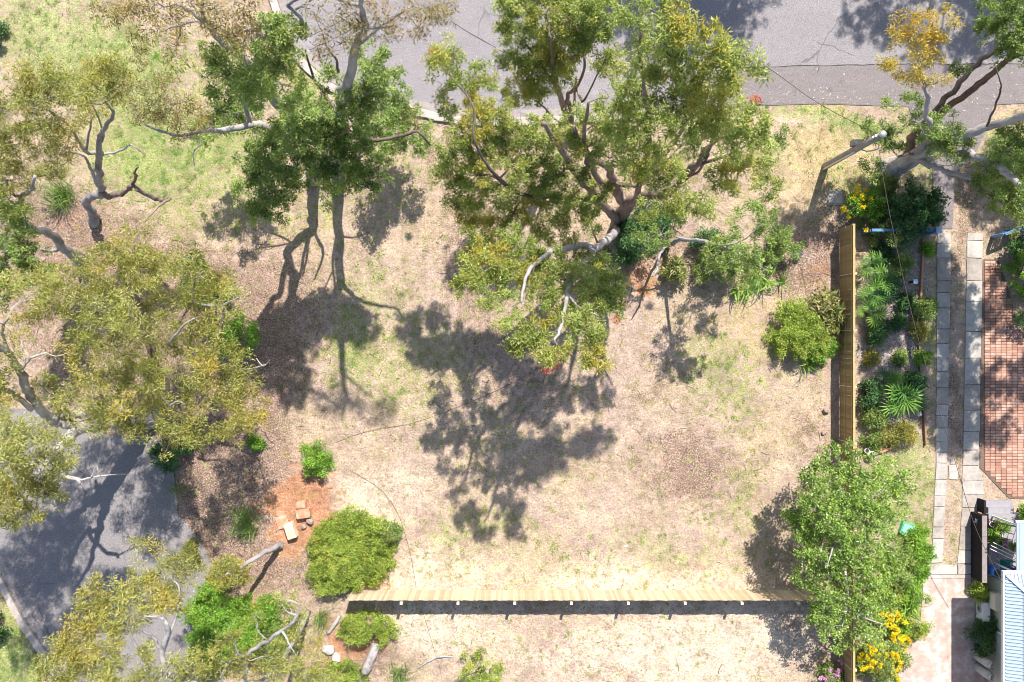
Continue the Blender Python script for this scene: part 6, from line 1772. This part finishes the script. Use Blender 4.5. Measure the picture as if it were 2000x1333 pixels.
for x in (-.3, .3):
    for y in (-.16, .16):
        mb = MB(); mb.box(x - .02, x + .02, y - .02, y + .02, 0, .449); mb.build('leg', M_BLACKP, root)
root = empty('garden_chair', P(1952, 1098, DZ), 'teal folding chair in the deck shade', 'chair')
mb = MB(); mb.box(-.22, .22, -.2, .2, .42, .45); mb.build('seat', M_TEAL, root)
mb = MB(); mb.box(-.22, .22, .2, .23, .45, .85); mb.build('backrest', M_TEAL, root)
for x in (-.19, .19):
    for y in (-.17, .17):
        mb = MB(); mb.box(x - .015, x + .015, y - .015, y + .015, 0, .419); mb.build('leg', M_GUT, root)
root = empty('awning', P(2005, 1075, 2.3), 'pale blue sheet awning beside the deck', 'awning')
o_ = P(2005, 1075, 2.3)
a = P(1986, 1126, 2.35) - o_; b = P(2050, 1022, 2.35) - o_
mb = MB(); mb.box(a.x, b.x, a.y, b.y, 0, .04)
mb.build('sheet', M_ROOF, root)
for k in range(5):
    mb = MB(); xx = a.x + .12 + k * .3; mb.box(xx - .02, xx + .02, a.y, b.y, .042, .065); mb.build('rib', M_ROOF, root)
mb = MB(); mb.box(a.x - .02, b.x, b.y, b.y + .1, -.05, .06); mb.build('edge_trim', M_GUT, root)
for yy in (a.y + .1, b.y - .1):
    mb = MB(); mb.box(a.x + .03, a.x + .09, yy - .03, yy + .03, -2.3 + DZ, -.001); mb.build('post', M_GUT, root)

# ------------------------------------------------------------------ grass and fallen leaves
def sample_attr(x, y, k):
    ix = np.clip(np.searchsorted(gx, x) - 1, 0, nx - 2); iy = np.clip(np.searchsorted(gy, y) - 1, 0, ny - 2)
    return g_attr[k].reshape(ny, nx)[iy, ix], Z.reshape(ny, nx)[iy, ix]


def on_paving(x, y):
    r = np.zeros(x.shape, bool)
    for pl in PAVED: r |= in_poly(x, y, pl)
    for l_, r_ in ((1827, 1858), (1879, 1920)):
        r |= (x > P(l_, 0).x) & (x < P(r_, 0).x) & (y < P(0, 453).y) & (y > P(0, 1124).y)
    r |= (x > P(1915, 0).x) & (y < P(0, 975).y)
    return r


N = 150000
gxr = RNG.uniform(-23.6, 23.6, N); gyr = RNG.uniform(-15.8, 15.8, N)
ga, gz = sample_attr(gxr, gyr, 'green')
la, _ = sample_attr(gxr, gyr, 'litter'); sa_, _ = sample_attr(gxr, gyr, 'soil'); ma, _ = sample_attr(gxr, gyr, 'mulch'); pa, _ = sample_attr(gxr, gyr, 'pale')
pn = fbm(gxr, gyr, 1.3, 77)
pr = np.clip(.30 + ga * .6 + (pn - .5) * 1.6 - la * .35 - sa_ * .6 - ma * .8 - pa * .18, .0, 1)
keep = (RNG.random(N) < pr) & ~on_paving(gxr, gyr)
bx_, by_, bz_, bg_, bpn = gxr[keep], gyr[keep], gz[keep], ga[keep], fbm(gxr[keep], gyr[keep], 2.0, 99)
K = 3
M_ = len(bx_)
bx_ = np.repeat(bx_, K) + RNG.normal(size=M_ * K) * .03; by_ = np.repeat(by_, K) + RNG.normal(size=M_ * K) * .03; bz_ = np.repeat(bz_, K)
bg_ = np.repeat(bg_, K); bpn = np.repeat(bpn, K)
M_ *= K
ang = RNG.uniform(0, 6.283, M_); le = RNG.uniform(.06, .15, M_) * (1 + bg_ * .35); wd = RNG.uniform(.012, .024, M_)
lean = RNG.uniform(.5, 1.0, M_)
dx, dy = np.cos(ang), np.sin(ang)
v0 = np.stack([bx_ - dy * wd / 2, by_ + dx * wd / 2, bz_ - .01], 1); v1 = np.stack([bx_ + dy * wd / 2, by_ - dx * wd / 2, bz_ - .01], 1)
v2 = np.stack([bx_ + dx * le * lean, by_ + dy * le * lean, bz_ + .015 + le * .55 * (1.1 - lean)], 1)
gv = np.stack([v0, v1, v2], 1).reshape(-1, 3)
NT_ = 9000
ux = RNG.uniform(-23.6, 23.6, NT_); uy = RNG.uniform(-15.8, 15.8, NT_)
ug, uz = sample_attr(ux, uy, 'green'); ul, _ = sample_attr(ux, uy, 'litter'); um, _ = sample_attr(ux, uy, 'mulch'); us, _ = sample_attr(ux, uy, 'soil')
un = fbm(ux, uy, .9, 121)
ku = (RNG.random(NT_) < np.clip(.12 + ug * .8 + (un - .5) * 1.8 - ul * .3 - um * .7 - us * .6, 0, 1)) & ~on_paving(ux, uy)
ux, uy, uz, ug = ux[ku], uy[ku], uz[ku], ug[ku]
KB = 20
size = RNG.uniform(.05, .17, len(ux)); tt = np.clip(ug * .7 + RNG.normal(size=len(ux)) * .35 + .35, 0, 1)
ux, uy, uz, size, tt = (np.repeat(q_, KB) for q_ in (ux, uy, uz, size, tt))
mt = len(ux)
ux = ux + RNG.normal(size=mt) * size * .5; uy = uy + RNG.normal(size=mt) * size * .5
ua = RNG.uniform(0, 6.283, mt); ul_ = size * RNG.uniform(.6, 1.3, mt) + .05; uw = RNG.uniform(.014, .026, mt)
cdx, cdy = np.cos(ua), np.sin(ua)
tufts = np.stack([np.stack([ux - cdy * uw / 2, uy + cdx * uw / 2, uz - .01], 1), np.stack([ux + cdy * uw / 2, uy - cdx * uw / 2, uz - .01], 1), np.stack([ux + cdx * ul_ * .7, uy + cdy * ul_ * .7, uz + .03 + ul_ * .5], 1)], 1).reshape(-1, 3)
gv = np.concatenate([gv, tufts]); M_ += mt
gt = np.arange(M_ * 3).reshape(M_, 3)
bg_ = np.concatenate([bg_, np.zeros(mt)]); bpn = np.concatenate([bpn, np.zeros(mt)])
tint = np.clip(np.concatenate([(bg_ * 1.0 + (bpn - .5) * 1.5 - .12)[:M_ - mt], tt]) + RNG.normal(size=M_) * .16, 0, 1)
bg_ = np.concatenate([bg_[:M_ - mt], tt * 2])
gme2 = big_mesh('lawn_grass', gv, None, gt, {'tint': ('FACE', tint), 'hue': ('FACE', np.clip(RNG.random(M_) * .8 - bg_ * .4, 0, .8))})
tag(link_mesh('lawn_grass', gme2, LEAF['grass']), 'thin patchy dry grass with greener patches over the lot', 'grass', kind='stuff')

N = 110000
lx = RNG.uniform(-23.6, 23.6, N); ly = RNG.uniform(-15.8, 15.8, N)
la, lz = sample_attr(lx, ly, 'litter'); ma, _ = sample_attr(lx, ly, 'mulch'); ga, _ = sample_attr(lx, ly, 'green')
inr = in_poly(lx, ly, ROAD) | in_poly(lx, ly, CROSS); ing = in_poly(lx, ly, GUTTER); inl = in_poly(lx, ly, LOWROAD)
pyl = 666.5 - ly * S
pr = np.clip(.05 + la * .42 + ma * .35 - ga * .08, 0, 1)
pr = np.where(inr, .012, pr)
edge = np.exp(-np.abs(pyl - 190) / 22)
pr = np.where(ing | in_poly(lx, ly, CROSS), .015 + .26 * edge * np.clip(fbm(lx, ly, .9, 55) * 2.2 - .5, 0, 1), pr)
ledge = np.clip(1 - np.abs((lx - P(55, 0).x) + (ly - P(0, 1215).y) * .62) / 1.4, 0, 1)
pr = np.where(inl, .012 + .30 * ledge, pr)
for pl in (APRON, BRICKS): pr = np.where(in_poly(lx, ly, pl), .01, pr)
pr = np.where((lx > P(1915, 0).x) & (ly < P(0, 975).y), 0, pr)
keep = RNG.random(N) < pr
lx, ly, lz = lx[keep], ly[keep], np.where(inr | inl | in_poly(lx, ly, GUTTER), .012, np.maximum(lz, -.0) + .012)[keep]
paved = (inr | inl)[keep]
M_ = len(lx)
ang = RNG.uniform(0, 6.283, M_); le = RNG.uniform(.06, .15, M_); wd = RNG.uniform(.02, .045, M_)
dx, dy = np.cos(ang), np.sin(ang)
zz = lambda: lz + RNG.uniform(0, .02, M_)
lv = np.stack([np.stack([lx, ly, zz()], 1), np.stack([lx + dx * le * .45 - dy * wd / 2, ly + dy * le * .45 + dx * wd / 2, zz()], 1), np.stack([lx + dx * le, ly + dy * le, zz()], 1), np.stack([lx + dx * le * .45 + dy * wd / 2, ly + dy * le * .45 - dx * wd / 2, zz()], 1)], 1).reshape(-1, 3)
lq = np.arange(M_ * 4).reshape(M_, 4)
tint = np.clip(RNG.normal(size=M_) * .28 + .5 + paved * .4, 0, 1)
lme = big_mesh('leaf_litter', lv, lq, None, {'tint': ('FACE', tint), 'hue': ('FACE', (RNG.random(M_) < .18) * .8)})
tag(link_mesh('leaf_litter', lme, LEAF['litter']), 'fallen leaves scattered over dirt, gutter and garden beds', 'leaves', kind='stuff')

# small fallen twigs
N = 9000
tx = RNG.uniform(-23.4, 23.4, N); ty = RNG.uniform(-15.6, 15.6, N)
la, tz = sample_attr(tx, ty, 'litter'); ga, _ = sample_attr(tx, ty, 'green'); ma, _ = sample_attr(tx, ty, 'mulch')
keep = (RNG.random(N) < np.clip(.06 + la * .5 + ma * .2 - ga * .1, 0, 1)) & ~on_paving(tx, ty)
tx, ty, tz = tx[keep], ty[keep], tz[keep]
M_ = len(tx)
ang = RNG.uniform(0, 6.283, M_); le = RNG.uniform(.15, .55, M_); wd = RNG.uniform(.006, .014, M_)
dx, dy = np.cos(ang), np.sin(ang)
rows = []
for t_, bend in ((0, 0), (.5, 1), (1, 0)):
    cx_ = tx + dx * le * t_ - dy * bend * le * .08; cy_ = ty + dy * le * t_ + dx * bend * le * .08
    for sx, up in ((-1, 0), (0, 1), (1, 0)):
        rows.append(np.stack([cx_ - dy * wd * sx, cy_ + dx * wd * sx, tz + .012 + up * wd * 1.6 + bend * .012], 1))
tv = np.stack(rows, 1).reshape(-1, 3)
base = np.arange(M_)[:, None] * 9
tq = np.concatenate([base + np.array([[a, a + 3, a + 4, a + 1]]) for a in (0, 1, 3, 4)], 0)
tme = big_mesh('twig_litter', tv, tq, None, {'tint': ('FACE', RNG.random(len(tq))), 'hue': ('FACE', np.zeros(len(tq)))})
tag(link_mesh('twig_litter', tme, m_leaf('twig_bits', (.07, .05, .04), (.24, .18, .15), (.50, .43, .38), (.3, .2, .1), .02, .9)), 'small fallen twigs on the dirt and dry grass', 'twigs', kind='stuff')
